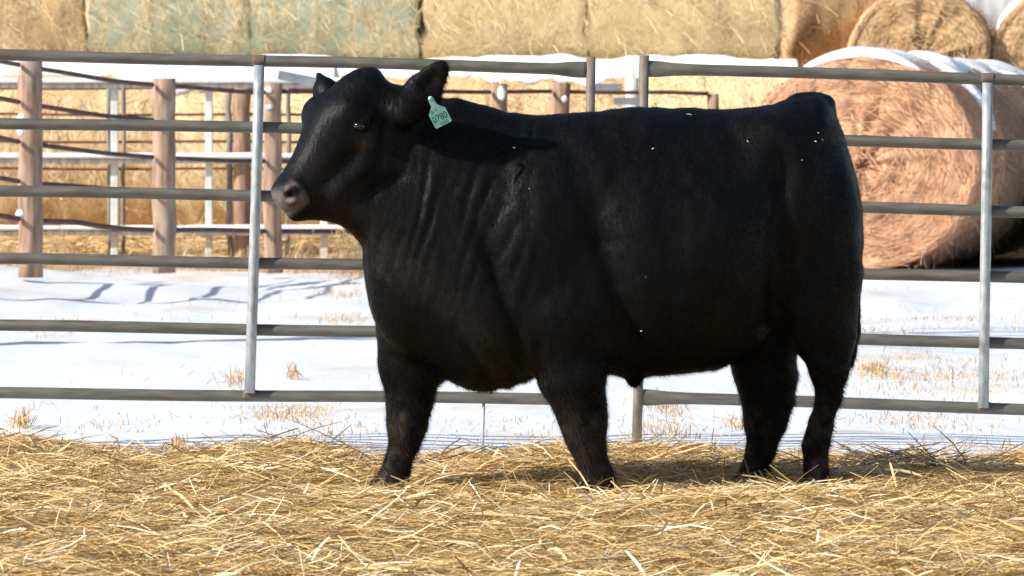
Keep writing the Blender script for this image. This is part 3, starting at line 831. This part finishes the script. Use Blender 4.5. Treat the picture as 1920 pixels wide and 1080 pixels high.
gate = empty("pipe_gate", tuple(P(484, 745, GY) * np.array([1, 1, 0])))
tag(gate, "six-rail pipe gate behind the bull's head, one galvanised stay at left", "gate", "pipe gates of the pen")
for i, t in enumerate(left_rails): gate_rail(gate, -620, 1102, t, False, i in (0, 5))
upright(gate, "stay", [(486, 122, -.036), (482, 300, -.036), (474, 560, -.036), (468, 737, -.036)], .0205, M['galv'])
upright(gate, "stay", [(-560, 96, -.036), (-566, 730, -.036)], .0205, M['galv'])
upright(gate, "end_post", [(1108, 106, 0), (1104, 450, 0), (1097, 770, 0)], .018, M['post_pipe'])
right_rails = [[(1210, 128), (1920, 150), (2500, 168)], [(1207, 254), (1578, 264), (1920, 272), (2500, 289)], [(1204, 379), (1610, 389), (1920, 397), (2500, 413)], [(1202, 502), (1615, 513), (1920, 521), (2500, 537)], [(1199, 626), (1605, 635), (1920, 644), (2500, 660)], [(1197, 744), (1600, 757), (1920, 767), (2500, 784)]]
gate2 = empty("pipe_gate", tuple(P(1195, 800, GY) * np.array([1, 1, 0])))
tag(gate2, "six-rail pipe gate behind the bull's rump, hung from a post set in the straw", "gate", "pipe gates of the pen")
for i, t in enumerate(right_rails): gate_rail(gate2, t[0][0], 2480, t, i in (0, 5), False)
upright(gate2, "stay", [(1852, 155, -.036), (1850, 350, -.036), (1846, 600, -.036), (1844, 765, -.036)], .0205, M['galv'])
upright(gate2, "end_post", [(1208, 104, 0), (1202, 450, 0), (1196, 750, 0), (1193, 862, 0)], .019, M['post_pipe'])
M['weld'] = noisy("rusty_weld", (.10, .065, .048), (.16, .105, .075), 30, .8)
for g_, q, tab in ((gate, 486, left_rails[0]), (gate, 468, left_rails[5]), (gate2, 1852, right_rails[0]), (gate2, 1844, right_rails[5])):
    p = P(q, rail_y(tab, q), GY); m = MB(); m.tube([p - np.array([.026, 0, 0]), p - np.array([.016, 0, 0]), p + np.array([.016, 0, 0]), p + np.array([.026, 0, 0])], [RR * 1.005, RR * 1.05, RR * 1.05, RR * 1.005], 18)
    m.build("weld", M['weld'], g_)
m = MB(); m.tube([P(907, 752, GY - .0), P(904, 872, GY)], .0058, 10)
tag(m.build("steel_stake", M['galv'], loc=P(904, 862, GY)), "thin grey steel stake below the gate, between the bull's front legs", "stake")
# low wire strands behind the straw
wf = empty("wire_fence", (0, 20.15, 0))
tag(wf, "low fence of thin sagging wires just behind the straw", "wire fence")
for (pa, pb) in [((-500, 838), (2500, 848)), ((-500, 860), (2500, 872))]:
    xs = np.linspace(pa[0], pb[0], 60); pts = []
    for q in xs:
        t = (q - pa[0]) / (pb[0] - pa[0]); pts.append(P(q, pa[1] + (pb[1] - pa[1]) * t + 2.5 * math.sin(q / 240 + pa[1]), 20.15))
    m = MB(); m.tube(pts, .0010, 6); m.build("wire", M['greywood'], wf)
for q in (-420, 2420):
    m = MB(); m.tube([P(q, 820, 20.17), P(q, 880, 20.17)], .012, 8); m.build("stake", M['galv'], wf)

# ------------------------------------------------------------------ far fences
def post_mesh(px, ytop, ybot, Y, wpx, seed=0, mat='timber', parent=None, name='post', rot=0.5):
    w = wpx / FPX * Y; a = P(px, ytop, Y); b = P(px, ybot, Y)
    m = MB(); r = np.random.default_rng(abs(int(seed))); pts = []; rad = []
    for k in range(9):
        t = k / 8; p = b * (1 - t) + a * t; p[0] += r.normal(0, .006); pts.append(p); rad.append(w / 2 * (1 + r.normal(0, .02)))
    m.tube(pts, rad, 14); return m.build(name, M[mat], parent)
tf = empty("timber_fence", tuple(P(307, 505, 43.0) * np.array([1, 1, 0])))
tag(tf, "fence of thick brown timber posts joined by dark rusty pipe rails", "fence")
FP = [(-120, 94, 37.6), (57, 104, 40.0), (307, 147, 42.0), (512, 156, 44.0), (723, 158, 45.6), (935, 157, 47.0), (1050, 155, 47.9), (1338, 176, 48.15)]
pw_ = [47, 46, 44, 34, 34, 34, 36, 22]
for i, (px, yt, Y) in enumerate(FP):
    po = post_mesh(px, yt, 512 + (8 if i < 2 else 0), Y, pw_[i], i, parent=tf)
    if i in (1, 3, 5, 6):
        spots = {1: [(42, 235, 12, 26), (40, 400, 12, 9)], 3: [(505, 169, 9, 7), (505, 201, 9, 5)], 5: [(941, 175, 9, 16)], 6: [(1058, 186, 7, 8)]}[i]
        for sx, sy, rw, rh in spots:
            c = P(sx, sy, Y); half = pw_[i] / FPX * Y / 2
            yy_ = math.sqrt(max(half ** 2 - (c[0] - P(px, 0, Y)[0]) ** 2, 0))
            c[1] -= yy_; m = MB(); m.blob(c, (rw * Y / FPX * .8, .02, rh * Y / FPX * .8), sx)
            m.build("snow_patch", M['snow'], po, col=np.tile([.86, .87, .89], (m.n, 1)))
rail_tab = [[(-120, 90), (0, 114), (57, 126), (82, 131), (200, 149), (290, 160), (480, 173), (720, 172), (935, 172), (1210, 173), (1338, 176)],
            [(-120, 160), (0, 184), (57, 197), (200, 217), (307, 228), (512, 240), (720, 243), (935, 245), (1210, 247), (1338, 250)],
            [(-120, 235), (0, 258), (57, 271), (200, 287), (307, 297), (512, 303), (720, 310), (935, 312), (1210, 316), (1338, 318)],
            [(-120, 315), (0, 333), (57, 343), (200, 354), (307, 362), (512, 370), (720, 372), (935, 376), (1210, 380), (1338, 382)],
            [(-120, 390), (0, 404), (57, 413), (140, 417), (180, 424), (240, 429), (307, 431), (512, 433), (720, 436), (935, 438), (1210, 440), (1338, 442)]]
fx = [f[0] for f in FP]; fy = [f[2] for f in FP]
for t in rail_tab:
    for k in range(len(FP) - 1):        # each length of pipe meets the next post on its near left side
        hw0, hw1 = pw_[k] / 2, pw_[k + 1] / 2
        p0, p1 = fx[k] + hw0 * .5, fx[k + 1] - hw1 * .96
        r1 = hw1 / FPX * fy[k + 1]
        pts = []
        for px in np.linspace(p0, p1, 14):
            u_ = (px - p0) / (p1 - p0)
            pts.append(P(px, rail_y(t, px) + .8 * math.sin(px / 37 + t[0][1]), fy[k] * (1 - u_) + (fy[k + 1] - r1 * .9) * u_))
        m = MB(); m.tube(pts, .0185 if t is not rail_tab[4] else .021, 10); m.build("rail", M['rust_pipe'], tf)
# pale board fence with snow on its rails
bf = empty("board_fence", tuple(P(392, 505, 47.6) * np.array([1, 1, 0])))
tag(bf, "pale fence with three snow-topped rails and slim white posts, in front of the bales", "fence")
for yy_ in (152, 293, 428):
    a = P(-260, yy_ + 4, 47.6); b = P(700, yy_ + 4, 47.6)
    m = MB(); m.box((a + b) / 2 + np.array([0, 0, -.020]), (b[0] - a[0], .05, .05)); rl = m.build("rail", M['greywood'], bf, smooth=False)
    pts = []; rad = []
    xs = np.linspace(a[0], b[0], 120)
    for q in xs:
        pts.append([q, 47.6, a[2] + .022]); rad.append((.045, .026 + .016 * fbm(q * 3, yy_)))
    m = MB(); m.tube(pts, rad, 12); m.build("snow_cap", M['snow'], rl, col=np.tile([.86, .87, .89], (m.n, 1)))
for q, yt, w_ in [(-150, 150, 13), (215, 146, 14), (392, 150, 13), (608, 152, 14)]:
    m = MB(); a = P(q, yt, 47.68); b = P(q, 508, 47.68); ww = w_ / FPX * 47.6
    m.box((a + b) / 2, (ww, ww, a[2] - b[2]), ch=.006); m.build("post", M['whitepaint'], bf, smooth=False)
# red-brown pipe panels behind it
pf = empty("pipe_panel_fence", tuple(P(430, 505, 48.2) * np.array([1, 1, 0])))
tag(pf, "red-brown pipe fence with thin rails behind the snow-topped rail fence", "fence")
for ya, yb in [(164, 167), (213, 216), (264, 267), (314, 318)]:
    pts = [P(q, ya + (yb - ya) * (q + 260) / 900 + 1.2 * math.sin(q / 90 + ya), 48.2) for q in np.linspace(-260, 640, 30)]
    m = MB(); m.tube(pts, .0125, 10); m.build("rail", M['red_pipe'], pf)
for q, w_, mt in [(205, 9, 'greywood'), (231, 8, 'greywood'), (430, 11, 'greywood'), (455, 34, 'timber'), (540, 9, 'greywood'), (-60, 10, 'greywood')]:
    post_mesh(q, 158, 510, 48.15, w_, q, mt, pf)
# boards and a pale post by the middle of the bales
for q0, q1, y0, y1, lab in [(1112, 1166, 157, 172, "short grey plank between the two gate posts, upper of a pair"), (1150, 1206, 183, 197, "short grey plank just above the bull's back, lower of a pair")]:
    a = P(q0, y0, 48.3); b = P(q1, y1, 48.3)
    m = MB(); m.box((a + b) / 2, (b[0] - a[0], .035, abs(a[2] - b[2])), ch=.005)
    tag(m.build("plank", M['greyplank'], loc=(a + b) / 2, smooth=False), lab, "plank")
a = P(1185, 146, 48.6); b = P(1185, 512, 48.6)
m = MB(); m.tube([b, (a + b) / 2, a], .062, 14); tag(m.build("pale_post", M['whitepaint'], loc=b), "thick pale peeling post standing between the two gate posts", "post")
a = P(522, 138, 46.9); b = P(640, 166, 46.9)
m = MB(); m.box((a + b) / 2, (np.linalg.norm(b - a), .04, .085), rot=[[math.cos(-.2), 0, -math.sin(-.2)], [0, 1, 0], [math.sin(-.2), 0, math.cos(-.2)]])
tag(m.build("leaning_board", M['greyplank'], loc=(a + b) / 2, smooth=False), "grey board leaning on the fence behind the bull's far ear", "board")

# ------------------------------------------------------------------ hay bales
def bale(center, R, L, rz, mat, label, seed, straws=1500, snow=None, pal=None, group="round hay bales in the stack", rnd=.07, joined=False, sq=1.0):
    r = np.random.default_rng(seed)
    prof = []
    for q in np.linspace(0.002, R - rnd, 15): prof.append((-L / 2, q))
    for k in range(1, 5):
        w_ = k / 4 * math.pi / 2; prof.append((-L / 2 + rnd * (1 - math.cos(w_)), R - rnd + rnd * math.sin(w_)))
    for q in np.linspace(-L / 2 + .12, L / 2 - .12, 22): prof.append((q, R))
    for k in range(3, -1, -1):
        w_ = k / 4 * math.pi / 2; prof.append((L / 2 - rnd * (1 - math.cos(w_)), R - rnd + rnd * math.sin(w_ )))
    for q in np.linspace(R - rnd - .02, .002, 15): prof.append((L / 2, q))
    prof = np.array(prof); NA = 110
    slen = np.concatenate([[0], np.cumsum(np.linalg.norm(np.diff(prof, axis=0), axis=1))])
    ang = np.linspace(0, 2 * math.pi, NA, endpoint=False)
    A_, S_ = np.meshgrid(ang, np.arange(len(prof)))
    axi = prof[S_, 0]; rad = prof[S_, 1]
    isb = (rad > R - .03)
    cx, cy = np.cos(A_), np.sin(A_)
    nz = fbm(slen[S_] * 5 + seed, cx * 2.2 + cy * 3.1 + 5, seed, 3) * .05 + fbm(slen[S_] * 16, (cx - cy) * 5, seed + 3, 3) * .025
    sag = 1 - .03 * np.clip(-cy, 0, 1)
    rad2 = np.where(isb, rad + nz, rad) * sag
    endbump = np.where(~isb, .018 * np.sin(rad / .055 * 2 * math.pi + A_) + fbm(cx * rad * 9 + 7, cy * rad * 9, seed + 9, 3) * .07, 0)
    axi2 = axi + np.where(axi < 0, -1, 1) * endbump
    axi2 = axi2 + np.sign(axi) * np.abs(2 * axi / L) ** 8 * fbm(cx * 4 + 9, cy * 4 + 3, seed + 21, 4) * .16
    lx = axi2; ly = rad2 * cx; lz = rad2 * cy
    c_, s_ = math.cos(rz), math.sin(rz)
    def world(lx, ly, lz): return np.stack([center[0] + lx * c_ - ly * s_, center[1] + lx * s_ + ly * c_, center[2] + lz * sq], -1)
    V = world(lx, ly, lz).reshape(-1, 3)
    tcv = np.stack([slen[S_], A_ * np.maximum(rad, .25), np.full_like(A_, seed * 1.7)], -1).reshape(-1, 3)
    ns = len(prof); F = []
    k = np.arange(NA); k2 = (k + 1) % NA
    Fq = np.vstack([np.stack([i * NA + k, i * NA + k2, (i + 1) * NA + k2, (i + 1) * NA + k], 1) for i in range(ns - 1)])
    # loose straws on barrel and ends
    nb = straws; fr = .45
    on_end = r.random(nb) < fr
    aa = r.random(nb) * 2 * math.pi
    rr_ = np.where(on_end, R * np.sqrt(r.random(nb)) * .97, R * 1.004)
    xx_ = np.where(on_end, np.where(r.random(nb) < .5, -1, 1) * (L / 2 + .02), (r.random(nb) - .5) * L * .97)
    lp = np.stack([xx_, rr_ * np.cos(aa), rr_ * np.sin(aa)], 1)
    tang = np.stack([np.where(on_end, 0, r.normal(0, 1.6, nb)), -np.sin(aa), np.cos(aa)], 1) + r.normal(0, .35, (nb, 3))
    tang /= np.linalg.norm(tang, axis=1, keepdims=True)
    nrm_ = np.where(on_end[:, None], np.stack([np.sign(xx_), 0 * aa, 0 * aa], 1), np.stack([0 * aa, np.cos(aa), np.sin(aa)], 1))
    wid = np.cross(tang, nrm_); wid /= np.linalg.norm(wid, axis=1, keepdims=True) + 1e-6
    ln = .06 + .2 * r.random(nb) ** 2; wd = .0018 + .0026 * r.random(nb)
    out = np.zeros((nb, 4, 2, 3))
    curl = r.normal(.06, .2, nb)
    for kk in range(4):
        t = kk / 3 - .5
        c3 = lp + tang * (ln * t)[:, None] + nrm_ * (.012 + ln * np.maximum(curl, -.05) * (t + .5) ** 2)[:, None]
        out[:, kk, 0] = c3 - wid * wd[:, None]; out[:, kk, 1] = c3 + wid * wd[:, None]
    o3 = out.reshape(-1, 3)
    V2 = world(o3[:, 0], o3[:, 1], o3[:, 2])
    base = (np.arange(nb)[:, None] * 8 + np.arange(3)[None, :] * 2).ravel() + len(V)
    F2 = np.stack([base, base + 1, base + 3, base + 2], 1)
    tc2 = np.repeat(np.stack([r.random(nb) * 90, r.random(nb) * 90, np.full(nb, 3.0)], 1), 8, axis=0)
    loc = (center[0], center[1], center[2] - R * sq)
    o = obj("hay_bale", np.vstack([V, V2]), np.vstack([Fq, F2]), M[mat], loc=loc, attrs={"tc": np.vstack([tcv, tc2])},
            smooth=True)
    tag(o, label, "hay bale", group)
    if snow:
        for sn in (snow if isinstance(snow, list) else [snow]):
            a0, a1, thick, x0, x1 = sn          # degrees from the top (+ = towards -y side of the local frame), thickness, axial range
            nu, nv = 60, 26; SV = []
            us = np.linspace(x0, x1, nu)
            for i, q in enumerate(us):
                wq = q + (center[0] if joined else seed * 3.1)
                e0 = a0 + fbm(wq * 1.3, 1.5, 7, 4) * 46; e1_ = a1 + fbm(wq * 1.3, 9.5, 4, 4) * 50
                tp_ = 1.0 if joined else min(1, min(i, nu - 1 - i) / 4.0) ** .5
                for j in range(nv):
                    t = j / (nv - 1); an = math.radians(e0 + (e1_ - e0) * t)
                    th = thick * (1 - abs(2 * t - 1) ** 3) * tp_ * (1 + 2.2 * float(fbm(wq * 2.2, t * 2.0, 7, 3))) - .012
                    q_ = R * 1.012 + th
                    SV.append((q, -math.sin(an) * q_, math.cos(an) * q_))
            SV = np.array(SV); SW = world(SV[:, 0], SV[:, 1], SV[:, 2])
            SF = [(i * nv + j, (i + 1) * nv + j, (i + 1) * nv + j + 1, i * nv + j + 1) for i in range(nu - 1) for j in range(nv - 1)]
            # closed below
            inner = np.array([(q, -math.sin(math.radians(a)) * R * .97, math.cos(math.radians(a)) * R * .97) for q in us for a in np.linspace(a0, a1, nv)])
            SW2 = world(inner[:, 0], inner[:, 1], inner[:, 2]); nn_ = len(SW)
            SF += [tuple(nn_ + x_ for x_ in f_[::-1]) for f_ in SF]
            for i in range(nu - 1):
                SF.append((i * nv, nn_ + i * nv, nn_ + (i + 1) * nv, (i + 1) * nv)); j = nv - 1
                SF.append((i * nv + j, (i + 1) * nv + j, nn_ + (i + 1) * nv + j, nn_ + i * nv + j))
            for j in range(nv - 1):
                SF.append((j, j + 1, nn_ + j + 1, nn_ + j)); b_i = (nu - 1) * nv
                SF.append((b_i + j, nn_ + b_i + j, nn_ + b_i + j + 1, b_i + j + 1))
            obj("snow_cap", np.vstack([SW, SW2]), SF, M['snow'], parent=o, col=np.tile([.87, .88, .90], (2 * nn_, 1)), smooth=True)
    return o

R0 = .92
def bx_(px, Y): return (px - 960) / FPX * Y
# upper row, lying end to end
UP = [(-150, 156, 'hay_tan', "tan round bale at the left end of the upper row, above the brown timber posts"),
      (162, 462, 'hay_green', "greenish net-wrapped bale in the upper row, second from the left"),
      (468, 778, 'hay_green', "greenish bale in the upper row above the bull's head, beside a dark gap"),
      (794, 1097, 'hay_gold', "golden bale in the upper row above the bull's neck and shoulder"),
      (1099, 1456, 'hay_gold', "golden bale at the right end of the upper row, above the bull's back")]
for i, (a, b, mt, lab) in enumerate(UP):
    Yf = 50.0; x0, x1 = bx_(a, Yf) - .02, bx_(b, Yf) + .03
    bale(((x0 + x1) / 2, 50.92, 2.60), R0, x1 - x0, 0, mt, lab, 11 + i, 4200, rnd=.05)
LOWN = [(-330, -20, 'hay_tan', "tan bale at the left end of the lower row, under the upper left bale"),
        (-14, 305, 'hay_tan', "tan bale in the lower row behind the two left timber posts"),
        (311, 622, 'hay_gold', "golden lower bale behind the white posts, left of the bull's muzzle"),
        (628, 925, 'hay_tan', "tan lower bale mostly hidden behind the bull's head and ear"),
        (931, 1190, 'hay_tan', "lower bale behind the gap between the two pipe gates"),
        (1196, 1500, 'hay_gold', "golden lower bale showing over the bull's hips, beside the round-ended bale")]
for i, (a, b, mt, lab) in enumerate(LOWN):
    Yf = 49.1; x0, x1 = bx_(a, Yf), bx_(b, Yf)
    bale(((x0 + x1) / 2, 50.0, .90), R0, x1 - x0, 0, mt, lab, 31 + i, 2400, snow=(-30, 37 if i < 3 else 31, .065, -(x1 - x0) / 2 - .015, (x1 - x0) / 2 + .015), rnd=.04, joined=True)
hx_ = np.linspace(-7, 3.0, 260); hv_ = np.linspace(0, 1, 22)
HX, HVv = np.meshgrid(hx_, hv_)
HY = 47.9 + HVv * 1.5 + .25 * fbm(HX * .8, HVv * 0, 17)
HZ = ground_h(HX, HY) - .03 + (.42 * HVv ** 1.2) * (.75 + .8 * fbm(HX * 1.1, HVv * 2, 18)) + .10 * fbm(HX * 5, HVv * 6, 19)
Vh = np.stack([HX, HY, HZ], -1).reshape(-1, 3); nw = len(hx_)
ii = (np.arange(len(hv_) - 1)[:, None] * nw + np.arange(nw - 1)[None, :]).ravel()
Fh = np.stack([ii, ii + 1, ii + nw + 1, ii + nw], 1)
Ch = np.array([.55, .36, .16]) * (.6 + .8 * vnoise(HX * 9, HVv * 16, 5).reshape(-1, 1))
n = 9000; pk = rng.integers(0, len(Vh), n); pp_ = Vh[pk] + rng.normal(0, .03, (n, 3)) * np.array([1, 1, .5])
v, f = ribbons(pp_, rng.normal(0, .6, n), rng.normal(0, .3, n), .08 + .25 * rng.random(n), .004 + .006 * rng.random(n), rng.normal(.8, .5, n), rng.normal(0, .2, n))
tag(obj("loose_hay", np.vstack([Vh, v]), np.vstack([Fh, f + len(Vh)]), M['straw'], col=np.vstack([Ch, strand_cols(n, [(.62, .42, .19), (.74, .55, .28), (.5, .32, .13)], 8)])), kind="stuff")
# right side: a row seen from its round end, running away to the right
th = math.radians(76)           # direction of the row's axis
dx_, dy_ = math.cos(th), math.sin(th)
c0 = P(1615, 308, 45.0); Lr = 1.5
front_labels = ["reddish round-ended bale behind the bull's rump, first of the row running back",
                "second bale of the right-hand row, directly behind the reddish round-ended bale",
                "third bale of the right-hand row, a snow-topped barrel behind the galvanised stay",
                "fourth and farthest bale of the right-hand row, at the frame's right edge"]
for i in range(4):
    q = i * (Lr + .04) + Lr / 2
    snows = [(-32, 30, .05, -Lr / 2 + .0, Lr / 2 - .5), (2, 68, .055, Lr / 2 - .55, Lr / 2 - .12)] if i == 0 else [(-12, 40, .06, -Lr / 2 + .4, Lr / 2 - .15)]
    bale((c0[0] + dx_ * q, c0[1] + dy_ * q, c0[2] - .01 * i), 1.015, Lr, th, ['hay_pink', 'hay_brown_shaded', 'hay_brown_shaded', 'hay_grey'][i], front_labels[i], 51 + i, 6500 if i == 0 else 1800, snow=snows, sq=.912)  # second and third bales carry their shade in a darker hay colour
# grey-wrapped row beyond it
cg = P(2100, 318, 47.4)
for i in range(2):
    q = i * 1.54 + .75
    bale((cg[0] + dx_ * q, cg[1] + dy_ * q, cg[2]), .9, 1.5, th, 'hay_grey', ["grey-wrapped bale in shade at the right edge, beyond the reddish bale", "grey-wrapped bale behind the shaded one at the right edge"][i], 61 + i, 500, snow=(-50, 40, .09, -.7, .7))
# far upper bales on the right
x0, x1 = bx_(1482, 53), bx_(1725, 53)
bale(((x0 + x1) / 2, 53.6, 2.62), .92, x1 - x0, 0, 'hay_orange', "orange-brown bale side above the reddish round-ended bale", 71, 1500)
x0, x1 = bx_(1482, 53), bx_(1760, 53)
bale(((x0 + x1) / 2, 53.6, .98), .92, x1 - x0, 0, 'hay_orange', "orange-brown lower bale hidden behind the reddish round-ended bale", 72, 300)
th2 = math.radians(82)
for i, (px, py) in enumerate([(1722, 112), (1992, 112)]):
    c = P(px, py, 52.5); Rr = 136 / FPX * 52.5
    lab = ["orange bale end, round and snow-edged, left of the white notch at upper right", "orange bale end cut by the right edge, right of the white snow notch"][i]
    bale((c[0] + math.cos(th2) * .7, c[1] + math.sin(th2) * .7, c[2]), Rr, 1.4, th2, 'hay_orange', lab, 81 + i, 2600, snow=((-50, 40, .035, -.55, .68) if i == 0 else (-70, 70, .06, -.68, .68)))
    c = P(px, 112 + 268, 52.5)
    bale((c[0] + math.cos(th2) * .7, c[1] + math.sin(th2) * .7, c[2]), Rr, 1.4, th2, 'hay_orange', ["lower orange bale under the left round end, hidden by the front row", "lower orange bale under the right round end, hidden by the front row"][i], 91 + i, 300)
# snow-covered bales farther back, filling the notch
for i, (px, py) in enumerate([(1858, -20), (2130, -20), (1590, -20)]):
    c = P(px, py, 57.0)
    bale((c[0], c[1], c[2]), 1.0, 1.9, 0, 'hay_orange', ["snow-covered bale seen through the notch at the upper right corner", "snow-covered bale behind the stack, beyond the right edge", "snow-covered bale behind the stack, above the orange bale side"][i], 101 + i, 300, snow=(-130, 130, .12, -.94, .94))
    c = P(px, 150 + 60, 57.0)
    bale((c[0], c[1], c[2]), .9, 1.5, th2, 'hay_orange', ["bale supporting the snow-covered one behind the notch", "bale at the back of the stack, beyond the right edge, lower", "bale at the back of the stack, behind the orange bale side, lower"][i], 111 + i, 200)

# ------------------------------------------------------------------ dark brush and twigs at the edge of the straw
def twigs(name, label, px0, px1, ybase, hpx, n, Y, seed, shade, long=.45):
    r = np.random.default_rng(seed); m = MB()
    for _ in range(n):
        px = r.uniform(px0, px1); p = P(px, ybase - hpx * r.random() * (1 - abs(2 * (px - px0) / (px1 - px0) - 1) ** 2), Y + r.normal(0, .12))
        az = r.choice([0, math.pi]) + r.normal(0, .5); pit = r.normal(.15, .25); L = r.uniform(.15, long)
        d = np.array([math.cos(az) * math.cos(pit), math.sin(az) * math.cos(pit), math.sin(pit)])
        pts = []; c = p - d * L / 2
        for k in range(5):
            pts.append(c.copy()); c = c + d * L / 4; d = d + np.array([r.normal(0, .12), r.normal(0, .12), r.normal(-.05, .12)]); d /= np.linalg.norm(d)
        rr_ = r.uniform(.0012, .0028); m.tube(pts, [rr_, rr_, rr_ * .9, rr_ * .8, rr_ * .5], 5)
    return tag(m.build(name, shade, loc=P((px0 + px1) / 2, ybase, Y)), label, "brush")
M['twig'] = noisy("dark_twig", (.07, .05, .04), (.16, .12, .10), 30, .85)
twigs("brush_pile", "tangle of dark dead twigs on the straw to the right of the bull's hind legs", 1560, 1860, 884, 30, 210, 19.15, 5, M['twig'])
twigs("twig_bundle", "few long dark twigs sticking up from the straw heap below the left gate stay", 400, 700, 850, 30, 12, 19.4, 8, M['twig'], .6)
twigs("twig_bundle", "few dark twigs beside the bull's forward front foot", 760, 860, 872, 40, 10, 18.8, 9, M['twig'], .35)

# ------------------------------------------------------------------ bare tree beyond the left edge whose branches shade the snow
M['bark'] = noisy("bark", (.09, .07, .055), (.18, .15, .12), 8, .9, bump=.6, stretch=(3, 3, .8))
tr = random.Random(4)
tree_loc = np.array([-5.3, 29.0, 0.0])
tm = MB(); bm_ = MB()
def branch(p, d, L, r, depth, mb):
    pts = [p.copy()]; rad = [r]; c = p.copy(); dd = d.copy(); n = 5
    for k in range(n):
        dd = dd + np.array([tr.gauss(0, .13), tr.gauss(0, .13), tr.gauss(.03, .08)]); dd /= np.linalg.norm(dd)
        c = c + dd * L / n; pts.append(c.copy()); rad.append(r * (1 - .55 * (k + 1) / n))
    mb.tube(pts, rad, 8 if depth < 2 else 5)
    if depth < 4:
        for k in range(3 if depth else 6):
            i = tr.randint(2, n) if k else n; a = tr.uniform(0, 6.28)
            nd = dd * .55 + np.array([math.cos(a), math.sin(a), tr.uniform(.05, .5)]) * .75; nd /= np.linalg.norm(nd)
            branch(pts[i], nd, L * tr.uniform(.55, .72), rad[i] * (.62 if k else .95), depth + 1, bm_)
branch(tree_loc + np.array([0, 0, -.1]), np.array([0.05, 0, 1.0]), 3.4, .2, 0, tm)
tree = tm.build("bare_tree", M['bark'], loc=tree_loc)
tag(tree, "leafless tree left of the frame, seen by its branch shadows on the snow", "tree")
bm_.build("crown", M['bark'], tree)
